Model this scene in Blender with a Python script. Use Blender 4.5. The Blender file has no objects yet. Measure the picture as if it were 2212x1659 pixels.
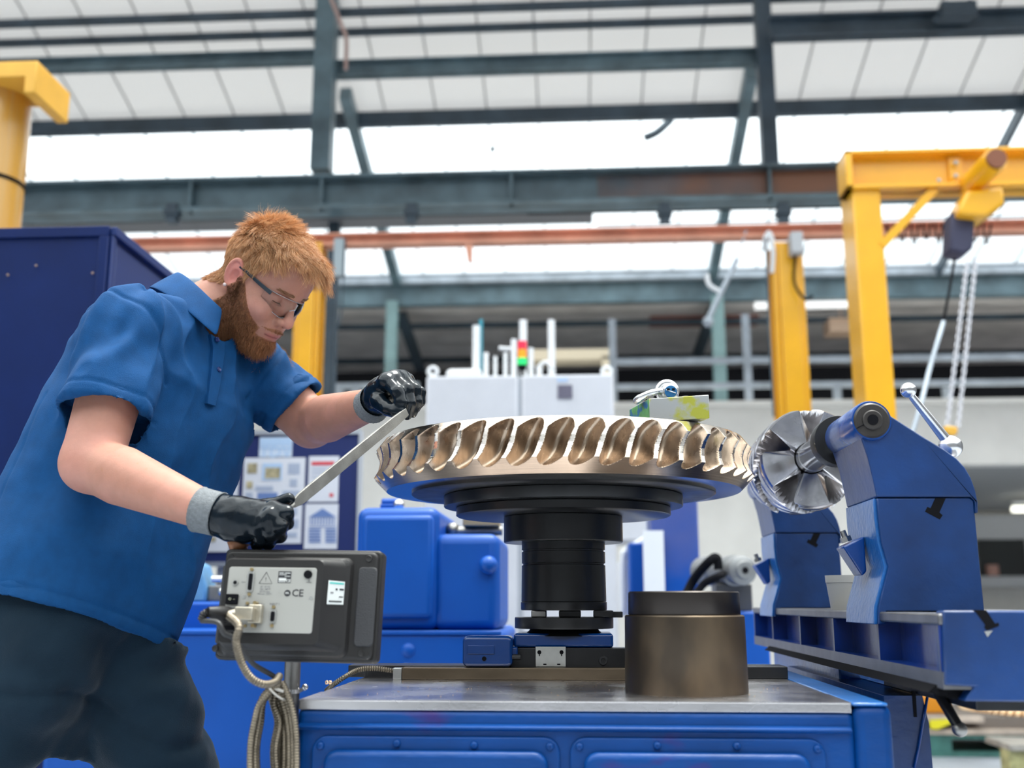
import bpy, math, random
import numpy as np
from mathutils import Vector, Matrix
random.seed(7); np.random.seed(7)
sc = bpy.context.scene
COL = sc.collection
# ---------------------------------------------------------------- camera
F, PW, PH = 2300.0, 2212, 1659
PITCH, YAW = math.radians(11.55), math.radians(3.5)
cam_d = bpy.data.cameras.new('camera'); cam = bpy.data.objects.new('camera', cam_d); COL.objects.link(cam)
cam.location = (0, 0, 1.0); cam.rotation_euler = (math.pi/2 + PITCH, 0, YAW)
cam_d.sensor_width = 36.0; cam_d.lens = F / PW * 36.0
cam_d.dof.use_dof = True; cam_d.dof.focus_distance = 1.93; cam_d.dof.aperture_fstop = 2.8
cam_d.clip_start = 0.05; cam_d.clip_end = 200
sc.camera = cam
# ---------------------------------------------------------------- world: bright overcast sky
w = bpy.data.worlds.new('World'); sc.world = w; w.use_nodes = True
nt = w.node_tree; nt.nodes.clear()
wo = nt.nodes.new('ShaderNodeOutputWorld'); bg = nt.nodes.new('ShaderNodeBackground')
tc = nt.nodes.new('ShaderNodeTexCoord'); sp = nt.nodes.new('ShaderNodeSeparateXYZ')
cr = nt.nodes.new('ShaderNodeValToRGB'); mr = nt.nodes.new('ShaderNodeMapRange')
mr.inputs[1].default_value = -1; mr.inputs[2].default_value = 1
nt.links.new(tc.outputs['Generated'], sp.inputs[0]); nt.links.new(sp.outputs[2], mr.inputs[0])
nt.links.new(mr.outputs[0], cr.inputs[0]); nt.links.new(cr.outputs[0], bg.inputs[0]); nt.links.new(bg.outputs[0], wo.inputs[0])
els = cr.color_ramp.elements
els[0].position = 0.0; els[0].color = (.06, .06, .06, 1)
els[1].position = 1.0; els[1].color = (1, 1, 1, 1)
for pos, c in ((.47, (.05, .05, .055)), (.53, (.09, .095, .10)), (.62, (.20, .21, .23)), (.74, (.72, .76, .80))):
    e = els.new(pos); e.color = (*c, 1)
bg.inputs[1].default_value = 4.2
sun_d = bpy.data.lights.new('sun', 'SUN'); sun = bpy.data.objects.new('sun', sun_d); COL.objects.link(sun)
sun_d.energy = 4.2; sun_d.angle = math.radians(18); sun_d.color = (1, .97, .93)
sun.rotation_euler = Vector((.16, .20, 1.0)).to_track_quat('Z', 'Y').to_euler()
sun.location = (0, 0, 12)
vs = sc.view_settings; vs.view_transform = 'Standard'; vs.look = 'None'; vs.gamma = 1; vs.use_curve_mapping = False
vs.exposure = 0.32
sc.cycles.use_denoising = True
sc.cycles.max_bounces = 7; sc.cycles.diffuse_bounces = 3; sc.cycles.glossy_bounces = 3
sc.cycles.transparent_max_bounces = 12; sc.cycles.caustics_reflective = False; sc.cycles.caustics_refractive = False
# ---------------------------------------------------------------- picking points of the place
_R = Matrix.Rotation(YAW, 3, 'Z') @ Matrix.Rotation(math.pi/2 + PITCH, 3, 'X')
EYE = Vector((0, 0, 1.0))
def ray(px, py):
    return _R @ Vector(((px - PW/2)/F, -(py - PH/2)/F, -1.0))
def A(px, py, Y):
    r = ray(px, py); return EYE + r * (Y / r.y)
def K(px, py, z):
    r = ray(px, py); return EYE + r * ((z - 1.0) / r.z)
def KX(px, py, x):
    r = ray(px, py); return EYE + r * (x / r.x)
def pix(p):
    v = _R.transposed() @ (Vector(p) - EYE); return (PW/2 + F*v.x/-v.z, PH/2 - F*v.y/-v.z)
# ---------------------------------------------------------------- materials
MATS = {}
def mat(name, col=(.5,.5,.5), rough=.5, metal=0.0, noise=0.0, nscale=8.0, bump=0.0, bscale=60.0, coat=0.0,
        spec=.5, emit=None, estr=0.0, col2=None, c2amt=.5, c2scale=6.0, c2sharp=.08, stretch=None, sss=0.0,
        aniso=0.0, alpha=1.0, detail=4.0, attr=None, sheen=0.0, rnoise=0.0):
    if name in MATS: return MATS[name]
    m = bpy.data.materials.new(name); m.use_nodes = True; MATS[name] = m
    n = m.node_tree.nodes; L = m.node_tree.links
    b = n['Principled BSDF']
    b.inputs['Base Color'].default_value = (*col, 1); b.inputs['Roughness'].default_value = rough
    b.inputs['Metallic'].default_value = metal; b.inputs['Specular IOR Level'].default_value = spec
    b.inputs['Coat Weight'].default_value = coat; b.inputs['Coat Roughness'].default_value = .12
    if sheen: b.inputs['Sheen Weight'].default_value = sheen; b.inputs['Sheen Roughness'].default_value = .4
    if sss: b.inputs['Subsurface Weight'].default_value = sss; b.inputs['Subsurface Radius'].default_value = (.012, .004, .002); b.inputs['Subsurface Scale'].default_value = 1.0
    if aniso: b.inputs['Anisotropic'].default_value = aniso
    if alpha < 1: b.inputs['Alpha'].default_value = alpha
    if emit: b.inputs['Emission Color'].default_value = (*emit, 1); b.inputs['Emission Strength'].default_value = estr
    tcn = n.new('ShaderNodeTexCoord'); src = tcn.outputs['Object']
    if stretch:
        mp = n.new('ShaderNodeMapping'); mp.inputs['Scale'].default_value = stretch
        L.new(src, mp.inputs[0]); src = mp.outputs[0]
    def nz(scale, det=detail):
        t = n.new('ShaderNodeTexNoise'); t.inputs['Scale'].default_value = scale; t.inputs['Detail'].default_value = det
        L.new(src, t.inputs['Vector']); return t
    cur = None
    if attr:
        at = n.new('ShaderNodeAttribute'); at.attribute_name = attr; cur = at.outputs['Color']
    if noise:
        t = nz(nscale); r = n.new('ShaderNodeMapRange'); r.inputs[1].default_value = .3; r.inputs[2].default_value = .7
        r.inputs[3].default_value = 1 - noise; r.inputs[4].default_value = 1 + noise
        L.new(t.outputs[0], r.inputs[0])
        mx = n.new('ShaderNodeMix'); mx.data_type = 'RGBA'; mx.blend_type = 'MULTIPLY'; mx.inputs[0].default_value = 1
        mx.inputs[6].default_value = (*col, 1)
        if cur: L.new(cur, mx.inputs[6])
        L.new(r.outputs[0], mx.inputs[7]); cur = mx.outputs[2]
    if col2:
        t = nz(c2scale); r = n.new('ShaderNodeMapRange'); r.inputs[1].default_value = c2amt - c2sharp; r.inputs[2].default_value = c2amt + c2sharp
        L.new(t.outputs[0], r.inputs[0])
        mx = n.new('ShaderNodeMix'); mx.data_type = 'RGBA'
        mx.inputs[6].default_value = (*col, 1); mx.inputs[7].default_value = (*col2, 1)
        if cur: L.new(cur, mx.inputs[6])
        L.new(r.outputs[0], mx.inputs[0]); cur = mx.outputs[2]
    if cur: L.new(cur, b.inputs['Base Color'])
    if rnoise:
        t = nz(nscale*1.7); r = n.new('ShaderNodeMapRange'); r.inputs[1].default_value = .3; r.inputs[2].default_value = .7
        r.inputs[3].default_value = max(.02, rough - rnoise); r.inputs[4].default_value = rough + rnoise
        L.new(t.outputs[0], r.inputs[0]); L.new(r.outputs[0], b.inputs['Roughness'])
    if bump:
        t = nz(bscale); bp = n.new('ShaderNodeBump'); bp.inputs['Strength'].default_value = bump; bp.inputs['Distance'].default_value = .004
        L.new(t.outputs[0], bp.inputs['Height']); L.new(bp.outputs[0], b.inputs['Normal'])
    return m
# ---------------------------------------------------------------- mesh building
class MB:
    def __init__(s): s.v = []; s.f = []; s.mi = []
    def add(s, vs, fs, mi=0):
        o = len(s.v); s.v.extend([tuple(x) for x in vs]); s.f.extend([tuple(i + o for i in f) for f in fs]); s.mi.extend([mi]*len(fs)); return s
    def box(s, lo, hi, M=None, mi=0):
        (a, b, c), (d, e, g) = lo, hi
        v = [Vector(p) for p in ((a,b,c),(d,b,c),(d,e,c),(a,e,c),(a,b,g),(d,b,g),(d,e,g),(a,e,g))]
        if M: v = [M @ p for p in v]
        return s.add(v, [(0,3,2,1),(4,5,6,7),(0,1,5,4),(1,2,6,5),(2,3,7,6),(3,0,4,7)], mi)
    def cbox(s, c, size, M=None, mi=0):
        c = Vector(c); h = Vector(size)/2; T = Matrix.Translation(c) @ (M.to_4x4() if M else Matrix())
        return s.box(-h, h, T, mi)
    def prism(s, pts, vec, mi=0):
        pts = [Vector(p) for p in pts]; vec = Vector(vec); n = len(pts)
        fs = [tuple(range(n))[::-1], tuple(range(n, 2*n))] + [(i, (i+1) % n, n + (i+1) % n, n + i) for i in range(n)]
        return s.add(pts + [p + vec for p in pts], fs, mi)
    def lathe(s, prof, M=None, seg=48, mi=0, closed=False):
        M = M or Matrix(); vs = []; n = len(prof); fs = []
        for k in range(seg):
            a = 2*math.pi*k/seg
            for r, z in prof: vs.append(M @ Vector((r*math.cos(a), r*math.sin(a), z)))
        for k in range(seg):
            k2 = (k+1) % seg
            for i in range(n-1 + (1 if closed else 0)):
                j = (i+1) % n; fs.append((k*n+i, k2*n+i, k2*n+j, k*n+j))
        s.add(vs, fs, mi)
        o = len(s.v) - len(vs)
        if not closed:
            if prof[0][0] > 1e-6: s.f.append(tuple(o + k*n for k in range(seg))[::-1]); s.mi.append(mi)
            if prof[-1][0] > 1e-6: s.f.append(tuple(o + k*n + n-1 for k in range(seg))); s.mi.append(mi)
        return s
    def cyl(s, p0, p1, r, r2=None, seg=20, mi=0):
        p0, p1 = Vector(p0), Vector(p1); d = p1 - p0
        M = Matrix.Translation(p0) @ d.to_track_quat('Z', 'Y').to_matrix().to_4x4()
        return s.lathe([(r, 0), (r if r2 is None else r2, d.length)], M, seg, mi)
    def sphere(s, c, r, seg=20, rings=12, sc3=(1,1,1), mi=0):
        prof = [(r*math.sin(math.pi*i/rings), -r*math.cos(math.pi*i/rings)) for i in range(rings+1)]
        prof[0] = (0, -r); prof[-1] = (0, r)
        return s.lathe(prof, Matrix.Translation(Vector(c)) @ Matrix.Diagonal((*sc3, 1)), seg, mi)
    def bar(s, p0, p1, wd, ht, up=(0,0,1), mi=0):
        p0, p1 = Vector(p0), Vector(p1); d = (p1-p0).normalized(); up = Vector(up)
        a = d.cross(up)
        if a.length < 1e-4: a = d.cross(Vector((0,1,0)))
        a.normalize(); b = a.cross(d)
        c = [a*x*wd/2 + b*y*ht/2 for x, y in ((-1,-1),(1,-1),(1,1),(-1,1))]
        return s.prism([p0 + q for q in c], p1 - p0, mi)
    def tube(s, pts, r, seg=8, mi=0, cap=True):
        pts = [Vector(p) for p in pts]; n = len(pts); vs = []; fs = []
        nrm = None
        for i, p in enumerate(pts):
            t = (pts[min(i+1, n-1)] - pts[max(i-1, 0)]).normalized()
            if nrm is None:
                nrm = t.orthogonal().normalized()
            nrm = (nrm - t*nrm.dot(t)).normalized(); bi = t.cross(nrm)
            rr = r[i] if hasattr(r, '__len__') else r
            for k in range(seg):
                a = 2*math.pi*k/seg; vs.append(p + (nrm*math.cos(a) + bi*math.sin(a))*rr)
        for i in range(n-1):
            for k in range(seg):
                k2 = (k+1) % seg; fs.append((i*seg+k, i*seg+k2, (i+1)*seg+k2, (i+1)*seg+k))
        if cap: fs.append(tuple(range(seg))[::-1]); fs.append(tuple((n-1)*seg + k for k in range(seg)))
        return s.add(vs, fs, mi)
def smooth_path(pts, n=8):
    pts = [Vector(p) for p in pts]; P = [pts[0]*2 - pts[1]] + pts + [pts[-1]*2 - pts[-2]]; out = []
    for i in range(1, len(P)-2):
        for k in range(n):
            t = k/n; a, b, c, d = P[i-1], P[i], P[i+1], P[i+2]
            out.append(.5*((2*b) + (c-a)*t + (2*a-5*b+4*c-d)*t*t + (3*b-a-3*c+d)*t**3))
    out.append(pts[-1]); return out
def worldloc(o):
    v = Vector((0,0,0))
    while o: v = v + o.location; o = o.parent
    return v
def link(name, me, mats, parent=None, shade=None, bevel=0, bseg=2):
    o = bpy.data.objects.new(name, me); COL.objects.link(o)
    for m in (mats if isinstance(mats, (list, tuple)) else [mats]): me.materials.append(m)
    if parent: o.parent = parent
    if bevel:
        md = o.modifiers.new('bevel', 'BEVEL'); md.width = bevel; md.segments = bseg; md.limit_method = 'ANGLE'; md.angle_limit = math.radians(40)
        shade = shade or 35
    if shade:
        me.shade_smooth()
        me.set_sharp_from_angle(angle=math.radians(shade)) if shade < 180 else None
    return o
def obj(name, mb, mats, parent=None, shade=None, bevel=0, bseg=2):
    V = np.array(mb.v, dtype=float)
    if parent: off = np.array(worldloc(parent))
    else:
        off = (V.min(0) + V.max(0))/2; off[2] = V[:,2].min()
    me = bpy.data.meshes.new(name); me.from_pydata([tuple(x) for x in (V - off)], [], mb.f)
    me.polygons.foreach_set('material_index', mb.mi); me.validate(); me.update()
    import bmesh
    b = bmesh.new(); b.from_mesh(me); bmesh.ops.recalc_face_normals(b, faces=b.faces); b.to_mesh(me); b.free()
    o = link(name, me, mats, parent, shade, bevel, bseg)
    if not parent: o.location = Vector(off)
    return o
def tag(o, label, cat, group=None, kind=None):
    o['label'] = label; o['category'] = cat
    if group: o['group'] = group
    if kind: o['kind'] = kind
    return o
def thing(name, label, cat, loc, group=None):
    o = bpy.data.objects.new(name, None); COL.objects.link(o); o.location = Vector(loc); o.empty_display_size = .1
    return tag(o, label, cat, group)
def struct(o): o['kind'] = 'structure'; return o
def copy_tree(o, parent=None):
    c = o.copy(); COL.objects.link(c)
    if parent: c.parent = parent
    for ch in list(o.children): copy_tree(ch, c)
    return c
def text(name, s, size, loc, xdir, ydir, m, parent, align='CENTER', bold=0.0, ext=.0003, label=None):
    """flat lettering turned to a mesh; xdir = reading direction, ydir = up of letters"""
    cu = bpy.data.curves.new(name, 'FONT'); cu.body = s; cu.size = size; cu.align_x = align; cu.align_y = 'CENTER'
    cu.extrude = ext; cu.offset = bold; cu.resolution_u = 2
    t = bpy.data.objects.new(name, cu); COL.objects.link(t)
    dg = bpy.context.evaluated_depsgraph_get(); me = bpy.data.meshes.new_from_object(t.evaluated_get(dg))
    bpy.data.objects.remove(t)
    x = Vector(xdir).normalized(); y = Vector(ydir).normalized(); z = x.cross(y)
    M = Matrix((x, y, z)).transposed().to_4x4(); off = worldloc(parent)
    me.transform(Matrix.Translation(Vector(loc) - off) @ M)
    o = bpy.data.objects.new(name, me); COL.objects.link(o); me.materials.clear(); me.materials.append(m); o.parent = parent
    if label: o['label'] = label
    return o
# ================================================================ the hall
STEEL = mat('teal_steel', (.11,.17,.20), .42, noise=.35, nscale=3)
STEELD = mat('dark_steel_paint', (.045,.07,.095), .5, noise=.3, nscale=3)
RUSTY = mat('rusting_steel', (.10,.12,.14), .5, noise=.3, nscale=2, col2=(.30,.13,.07), c2amt=.52, c2scale=.7, c2sharp=.12)
def translucent(name, col, tcol, fac):
    m = mat(name, col, .8); n = m.node_tree.nodes; L = m.node_tree.links
    tr = n.new('ShaderNodeBsdfTranslucent'); tr.inputs[0].default_value = (*tcol, 1); mx = n.new('ShaderNodeMixShader'); mx.inputs[0].default_value = fac
    out = [q for q in n if q.type == 'OUTPUT_MATERIAL'][0]; L.new(n['Principled BSDF'].outputs[0], mx.inputs[1]); L.new(tr.outputs[0], mx.inputs[2]); L.new(mx.outputs[0], out.inputs[0]); return m
PANEL = translucent('roof_panel', (.80,.79,.77), (.80,.80,.79), .30)
SEAM = mat('roof_seam', (.42,.41,.40), .8)
SEAMD = mat('lower_roof_panel', (.74,.70,.68), .9, noise=.15, nscale=2)
WALLW = mat('white_painted_brick', (.92,.89,.83), .8, noise=.04, nscale=3)
GREYW = mat('machine_grey', (.60,.605,.65), .45, noise=.03)
WHITE = mat('white_paint', (.82,.83,.85), .4)
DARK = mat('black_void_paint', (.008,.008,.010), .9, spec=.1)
CONC = mat('concrete', (.38,.41,.46), .55, noise=.15, nscale=2)
YEL = mat('yellow_paint', (.86,.42,.010), .33, noise=.06, nscale=4, coat=.3)
YELR = mat('yellow_rubber', (.8,.42,.05), .5, noise=.1, nscale=4)
REDB = mat('red_oxide', (.78,.36,.24), .6, noise=.18, nscale=4)
ORNG = mat('orange_timber', (.72,.36,.2), .6, noise=.15, nscale=4)
LGREY = mat('galvanised', (.42,.47,.53), .4, metal=.2, noise=.2, nscale=5)
g = bpy.data.materials.new('roof_glass'); g.use_nodes = True; n = g.node_tree.nodes; n.clear(); L = g.node_tree.links
_o = n.new('ShaderNodeOutputMaterial'); _m = n.new('ShaderNodeMixShader'); _t = n.new('ShaderNodeBsdfTransparent'); _g = n.new('ShaderNodeBsdfGlossy')
_g.inputs['Roughness'].default_value = .05; _t.inputs[0].default_value = (.96, .98, .97, 1); _m.inputs[0].default_value = .06
L.new(_t.outputs[0], _m.inputs[1]); L.new(_g.outputs[0], _m.inputs[2]); L.new(_m.outputs[0], _o.inputs[0]); GLASS = g

zr = lambda Y: 6.3 - .30*(Y - 12.7)
X0, X1 = -8.5, 8.5
def slab(mb, Ya, Yb, za, zb, t, x0=X0, x1=X1, mi=0):
    return mb.add([(x0,Ya,za),(x1,Ya,za),(x1,Yb,zb),(x0,Yb,zb),(x0,Ya,za+t),(x1,Ya,za+t),(x1,Yb,zb+t),(x0,Yb,zb+t)],
                  [(0,3,2,1),(4,5,6,7),(0,1,5,4),(1,2,6,5),(2,3,7,6),(3,0,4,7)], mi)
mb = MB(); slab(mb, 8.4, 11.72, zr(8.4), zr(11.72), .06)
x = X0 + .3
while x < X1:
    slab(mb, 8.4, 11.72, zr(8.4)-.012, zr(11.72)-.012, .01, x-.009, x+.009, 1); x += .6
struct(obj('ceiling', mb, [PANEL, SEAM]))
# nearer slope of the same roof, rising from the valley above the viewer to the ridge
mb = MB(); slab(mb, 6.4, 8.4, 6.95, zr(8.4), .06); struct(obj('ceiling', mb, PANEL))
mb = MB(); slab(mb, 1.2, 6.4, 5.4, 6.95, .008); struct(obj('window_3', mb, GLASS))
for k_, yy_ in enumerate((1.25, 4.4, 6.4)): struct(obj('trim_%d' % (k_+3), MB().box((X0, yy_-.05, 5.4+(yy_-1.2)*.298-.25), (X1, yy_+.05, 5.4+(yy_-1.2)*.298-.02)), STEELD))
mb = MB(); slab(mb, 11.72, 14.85, zr(11.72)+.02, zr(14.85)+.02, .008)
win = struct(obj('window_1', mb, GLASS))
mb = MB(); x = X0 + .3
while x < X1:
    slab(mb, 11.72, 14.85, zr(11.72)-.015, zr(14.85)-.015, .03, x-.006, x+.006); x += .6
slab(mb, 13.1, 13.16, zr(13.1)-.04, zr(13.16)-.04, .05)
obj('glazing_bar', mb, STEEL, win)
# far bay behind the eaves line
mb = MB(); slab(mb, 15.05, 22, 5.32, 5.32, .06); struct(obj('ceiling', mb, SEAMD))
mb = MB().box((X0, 21.9, 0), (X1, 22.1, 5.4)); struct(obj('wall_far', mb, mat('far_wall', (.22,.20,.20), .9, noise=.3, nscale=1.5)))
mb = MB().box((-9, -5, -.1), (9.5, 22, 0)); struct(obj('floor', mb, CONC))
HW = mat('hall_wall', (.20,.20,.20), .85, noise=.2, nscale=1)
struct(obj('wall_front', MB().box((-9, -5.2, 0), (9.5, -5, 5.4)), HW))
struct(obj('wall_left', MB().box((-9, -5, 0), (-8.8, 22, 6)), HW)); struct(obj('wall_right', MB().box((9.3, -5, 0), (9.5, 22, 6)), HW))
struct(obj('window_4', MB().box((X0, -5, 5.4), (X1, 1.2, 5.41)), GLASS))
for k_, yy_ in enumerate((-3.4, -1.6, .2)): struct(obj('trim_%d' % (k_+6), MB().box((X0, yy_-.06, 5.15), (X1, yy_+.06, 5.38)), STEELD))
zt = A(1106, 884, 13).z; xo = A(1935, 1100, 13).x; zo = A(2100, 1003, 13).z
mb = MB().box((X0, 13, 0), (xo, 13.3, zt)).box((xo, 13, zo), (X1, 13.3, zt)); struct(obj('wall_back', mb, WALLW))
mb = MB().box((X0, 12.86, zt), (X1, 13.4, zt+.05)); struct(obj('trim_1', mb, WALLW))
# annex behind the opening
mb = MB().box((xo-1, 17.4, 0), (X1, 17.6, 3.4)); struct(obj('wall_annex', mb, WALLW))
mb = MB(); slab(mb, 13.3, 17.4, zo+.1, zo-.2, .08, xo-1, X1); struct(obj('ceiling', mb, mat('annex_ceiling', (.5,.5,.49), .8)))
a, b = A(2118, 1245, 17.3), A(2212, 1165, 17.3)
mb = MB().box((a.x, 17.3, a.z), (a.x+1.5, 17.36, b.z)); wn = struct(obj('window_2', mb, mat('dark_window', (.05,.055,.055), .15)))
mb = MB().box((a.x-.2, 17.2, a.z-.16), (a.x+1.8, 17.38, a.z)); obj('window_sill', mb, WHITE, wn)
mb = MB().box((a.x+.72, 17.24, a.z), (a.x+.80, 17.34, b.z)).box((a.x-.1,17.24,b.z), (a.x+1.6,17.34,b.z+.38)); obj('window_frame', mb, WHITE, wn)
p = A(2125, 1205, 16.6)
t = obj('tin_can', MB().cyl(A(2145,1243,17.24)+Vector((0,0,.0)), A(2145,1243,17.24)+Vector((0,0,.16)), .09), mat('pinkish', (.75,.42,.34), .5)); tag(t, 'small pinkish tin on the white window sill at the far right', 'tin')
t = thing('ceiling_light', 'lit white fluorescent tube at right picture edge, above the dark window', 'light', A(2195, 1095, 16))
obj('light_body', MB().box(A(2190,1088,16), A(2190,1088,16)+Vector((1.2,.08,.04))), WHITE, t)
obj('light_tube', MB().cyl(A(2187,1100,16), A(2187,1100,16)+Vector((1.2,0,0)), .045), mat('tube_lit', (1,1,1), .5, emit=(1,1,.85), estr=2.0), t)
# ---------------------------------------------------------------- purlins, beams, columns
def xbeam(name, label, y, Y, hpx, depth, m, x0=X0, x1=X1, grp=None, cat='beam', flange=0, px=1106, dz=0):
    c = A(px, y, Y); h = hpx/F*(Y*.985)
    mb = MB().box((x0, Y-depth/2, c.z-h/2), (x1, Y+depth/2, c.z+h/2))
    if flange:
        mb = MB().box((x0, Y-.008, c.z-h/2), (x1, Y+.008, c.z+h/2))
        for s in (-1, 1): mb.box((x0, Y-depth/2, c.z+s*h/2-.02*(s>0)), (x1, Y+depth/2, c.z+s*h/2+.02*(s<0)))
    o = obj(name, mb, m, bevel=0); tag(o, label, cat, grp); return o
def roofY(y):
    tn = (A(1106, y, 1.0).z - 1.0); return (6.3 + .3*12.7 - 1.0)/(tn + .3)
def purlin(y, hpx, label, dep=.07, m=STEELD):
    Y = roofY(y); c = A(1106, y, Y); h = hpx/F*Y
    o = obj('roof_purlin', MB().box((X0, Y-dep/2, zr(Y)-h-.01), (X1, Y+dep/2, zr(Y)-.005)), m); tag(o, label, 'roof beam', 'purlins under the white roof panels')
purlin(8, 15, 'thin dark purlin under the roof panels, highest in view')
purlin(52, 13, 'thin dark purlin under the roof panels, just above the long teal beam')
purlin(236, 32, 'thick dark purlin where the white roof panels meet the skylight', .1, STEELD)
# teal beam between the two upper posts, and its neighbours
cl, cr_ = A(703, 230, 10.0), A(1652, 200, 10.0)
o = xbeam('roof_beam', 'teal beam between the two upright steel posts, below the purlins', 140, 10.05, 40, .12, STEEL, cl.x, cr_.x, flange=1)
o = xbeam('roof_beam', 'teal beam running left from the left steel post, top left', 111, 10.05, 33, .12, STEEL, X0, cl.x, flange=1)
o = xbeam('roof_beam', 'deep dark beam at the upper right, right of the right steel post', 56, 9.6, 52, .16, STEELD, cr_.x, X1, px=1900, flange=1)
def zcol(name, label, px, py, Y, z0, z1, wpx, dep, m, cat='column', I=False):
    c = A(px, py, Y); w_ = wpx/F*Y*.98
    mb = MB().box((c.x-w_/2, Y-dep/2, z0), (c.x+w_/2, Y+dep/2, z1))
    if I:
        mb = MB().box((c.x-w_/2, Y-dep/2, z0), (c.x+w_/2, Y-dep/2+.02, z1)).box((c.x-w_/2, Y+dep/2-.02, z0), (c.x+w_/2, Y+dep/2, z1)).box((c.x-.012, Y-dep/2, z0), (c.x+.012, Y+dep/2, z1))
    o = obj(name, mb, m); tag(o, label, cat); return o
zcol('steel_column', 'upright teal steel post left of centre, rising from the big beam to the roof', 700, 230, 9.9, A(700,372,9.9).z, 7.2, 47, .2, STEEL)
zcol('steel_column', 'upright dark steel post right of centre, rising to the roof', 1655, 200, 9.9, A(1655,372,9.9).z, 7.2, 36, .16, STEELD)
zcol('steel_column', 'dark steel post down to the floor beside the yellow post behind the man', 716, 700, 10.2, 0, A(700,450,10.2).z, 24, .12, STEELD)
# big girder
GIRD = [STEEL, RUSTY]
G = A(1106, 418, 9.8)
mb = MB(); zt_, zb_ = A(1106, 378, 9.8).z, A(1106, 449, 9.8).z
xg = A(1290, 418, 9.8).x
for xa_, xb_, mi_ in ((X0, xg, 0), (xg, X1, 1)):
    mb.box((xa_, 9.79, zb_), (xb_, 9.81, zt_), mi=mi_).box((xa_, 9.66, zt_-.03), (xb_, 9.94, zt_)).box((xa_, 9.66, zb_), (xb_, 9.94, zb_+.03))
for px in (420, 700, 1106, 1660, 2050): q = A(px, 420, 9.8); mb.box((q.x-.012, 9.68, zb_), (q.x+.012, 9.79, zt_))
tag(obj('girder', mb, GIRD), 'deep steel girder crossing the whole hall above the man, rusty toward the right', 'beam')
# underside fittings below the girder
o = xbeam('cable_tray', 'thin grey cable tray right under the deep girder', 470, 10.2, 12, .3, mat('tray', (.16,.16,.17), .6), A(60,470,10.2).x, A(1280,470,10.2).x, cat='tray')
o = xbeam('cable_tray', 'dark cable tray under the rusty right half of the girder', 447, 10.0, 14, .09, DARK, A(1140,452,10.0).x, A(1830,440,10.0).x, cat='tray', px=1500)
o = xbeam('service_pipe', 'thin grey pipe across the second skylight band, above the red rail', 482, 11.5, 3.2, .02, STEELD, A(1290,470,11.5).x, X1, cat='pipe', px=1500)
for k, px in enumerate((375, 890, 1435, 1690)):
    q = A(px, 465, 9.7); tag(obj('beam_clamp', MB().box((q.x-.05, 9.62, q.z-.09), (q.x+.05, 9.72, q.z+.1)).box((q.x-.07, 9.6, q.z-.02), (q.x+.07, 9.74, q.z+.03)), STEELD),
        ['small dark clamp under the girder left of the man\'s head','small dark clamp under the girder right of the man\'s head','small dark clamp under the girder above the wheel','dark clamp under the girder beside the right post'][k], 'clamp')
# rafters
def rafter(label, pa, pb, m, w_=.10):
    Ya, Yb = roofY(pa[1]), roofY(pb[1]); a, b = A(*pa, Ya), A(*pb, Yb)
    xx = (a.x+b.x)/2
    a = Vector((xx, Ya, zr(Ya)-.12)); b = Vector((xx, Yb, zr(Yb)-.12))
    tag(obj('rafter', MB().bar(a, b, w_, .16), m), label, 'roof beam')
rafter('sloping teal rafter right of the left steel post', (757,170), (850,586), STEEL, .13)
rafter('sloping teal rafter left of the right steel post', (1612,150), (1546,586), STEEL, .13)
rafter('thin sloping rafter at the right, behind the yellow gantry beam', (2290,120), (2015,586), STEELD, .05)
# eaves gutter and beam
Ye = 14.9; c1, c2, c3 = A(1106,594,Ye).z, A(1106,612,Ye).z, A(1106,652,Ye).z
mb = MB().lathe([(0,0)]) if 0 else MB()
tag(obj('eaves_gutter', MB().box((X0,Ye-.12,c2), (X1,Ye,c1)).box((X0,Ye-.14,c1-.02),(X1,Ye+.02,c1)), LGREY), 'pale metal gutter along the foot of the skylight', 'gutter')
tag(obj('eaves_beam', MB().box((X0,Ye,c3), (X1,Ye+.1,c2)).box((X0,Ye-.03,c3-.03),(X1,Ye+.13,c3)), STEEL), 'long teal beam directly below the pale gutter', 'beam')
zcol('steel_column', 'pale teal column under the gutter, between the man and the white machine', 847, 700, Ye-.1, 0, c3, 25, .16, mat('teal_light', (.19,.30,.31), .45, noise=.2, nscale=4))
zcol('steel_column', 'pale teal column right of centre, behind the small fixture on the wheel', 1553, 760, Ye-.1, 0, c3, 27, .16, MATS['teal_light'])
for k, (pa, pb) in enumerate((((868,665),(912,810)), ((1540,665),(1505,770)))):
    a, b = A(*pa, 15.3), A(*pb, 17.0); a.z = min(a.z, 5.2); tag(obj('diagonal_brace', MB().bar(a, b, .14, .14), STEELD), ['dark diagonal brace right of the pale teal column left of centre','dark diagonal brace left of the right pale teal column'][k], 'brace')
for k, y in enumerate((700, 775, 806)):
    Y = 15.6 + 1.9*k; h = 12/F*Y; z = A(1106, y, Y).z
    tag(obj('roof_purlin', MB().box((X0, Y, z-h/2), (X1, Y+.08, z+h/2)), STEELD), ['uppermost','middle','lowest'][k]+' dark purlin in the dim bay beyond the gutter', 'roof beam')
tag(obj('timber_rail', MB().box((A(1340,660,15.5).x, 15.5, A(1340,664,15.5).z), (X1, 15.6, A(1340,652,15.5).z)), ORNG), 'long orange-brown rail below the gutter at the right', 'rail')
tag(obj('strip_light', MB().box((A(1630,664,15.2).x, 15.12, A(1630,668,15.2).z), (A(1842,664,15.2).x, 15.22, A(1630,653,15.2).z)).box((A(1670,664,15.2).x,15.16,A(1630,655,15.2).z),(A(1672,664,15.2).x,15.18,5.32)), mat('lamp_white', (.9,.9,.9), .4, emit=(1,1,1), estr=.8)), 'white strip light left of the tall yellow gantry post', 'light')
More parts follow.
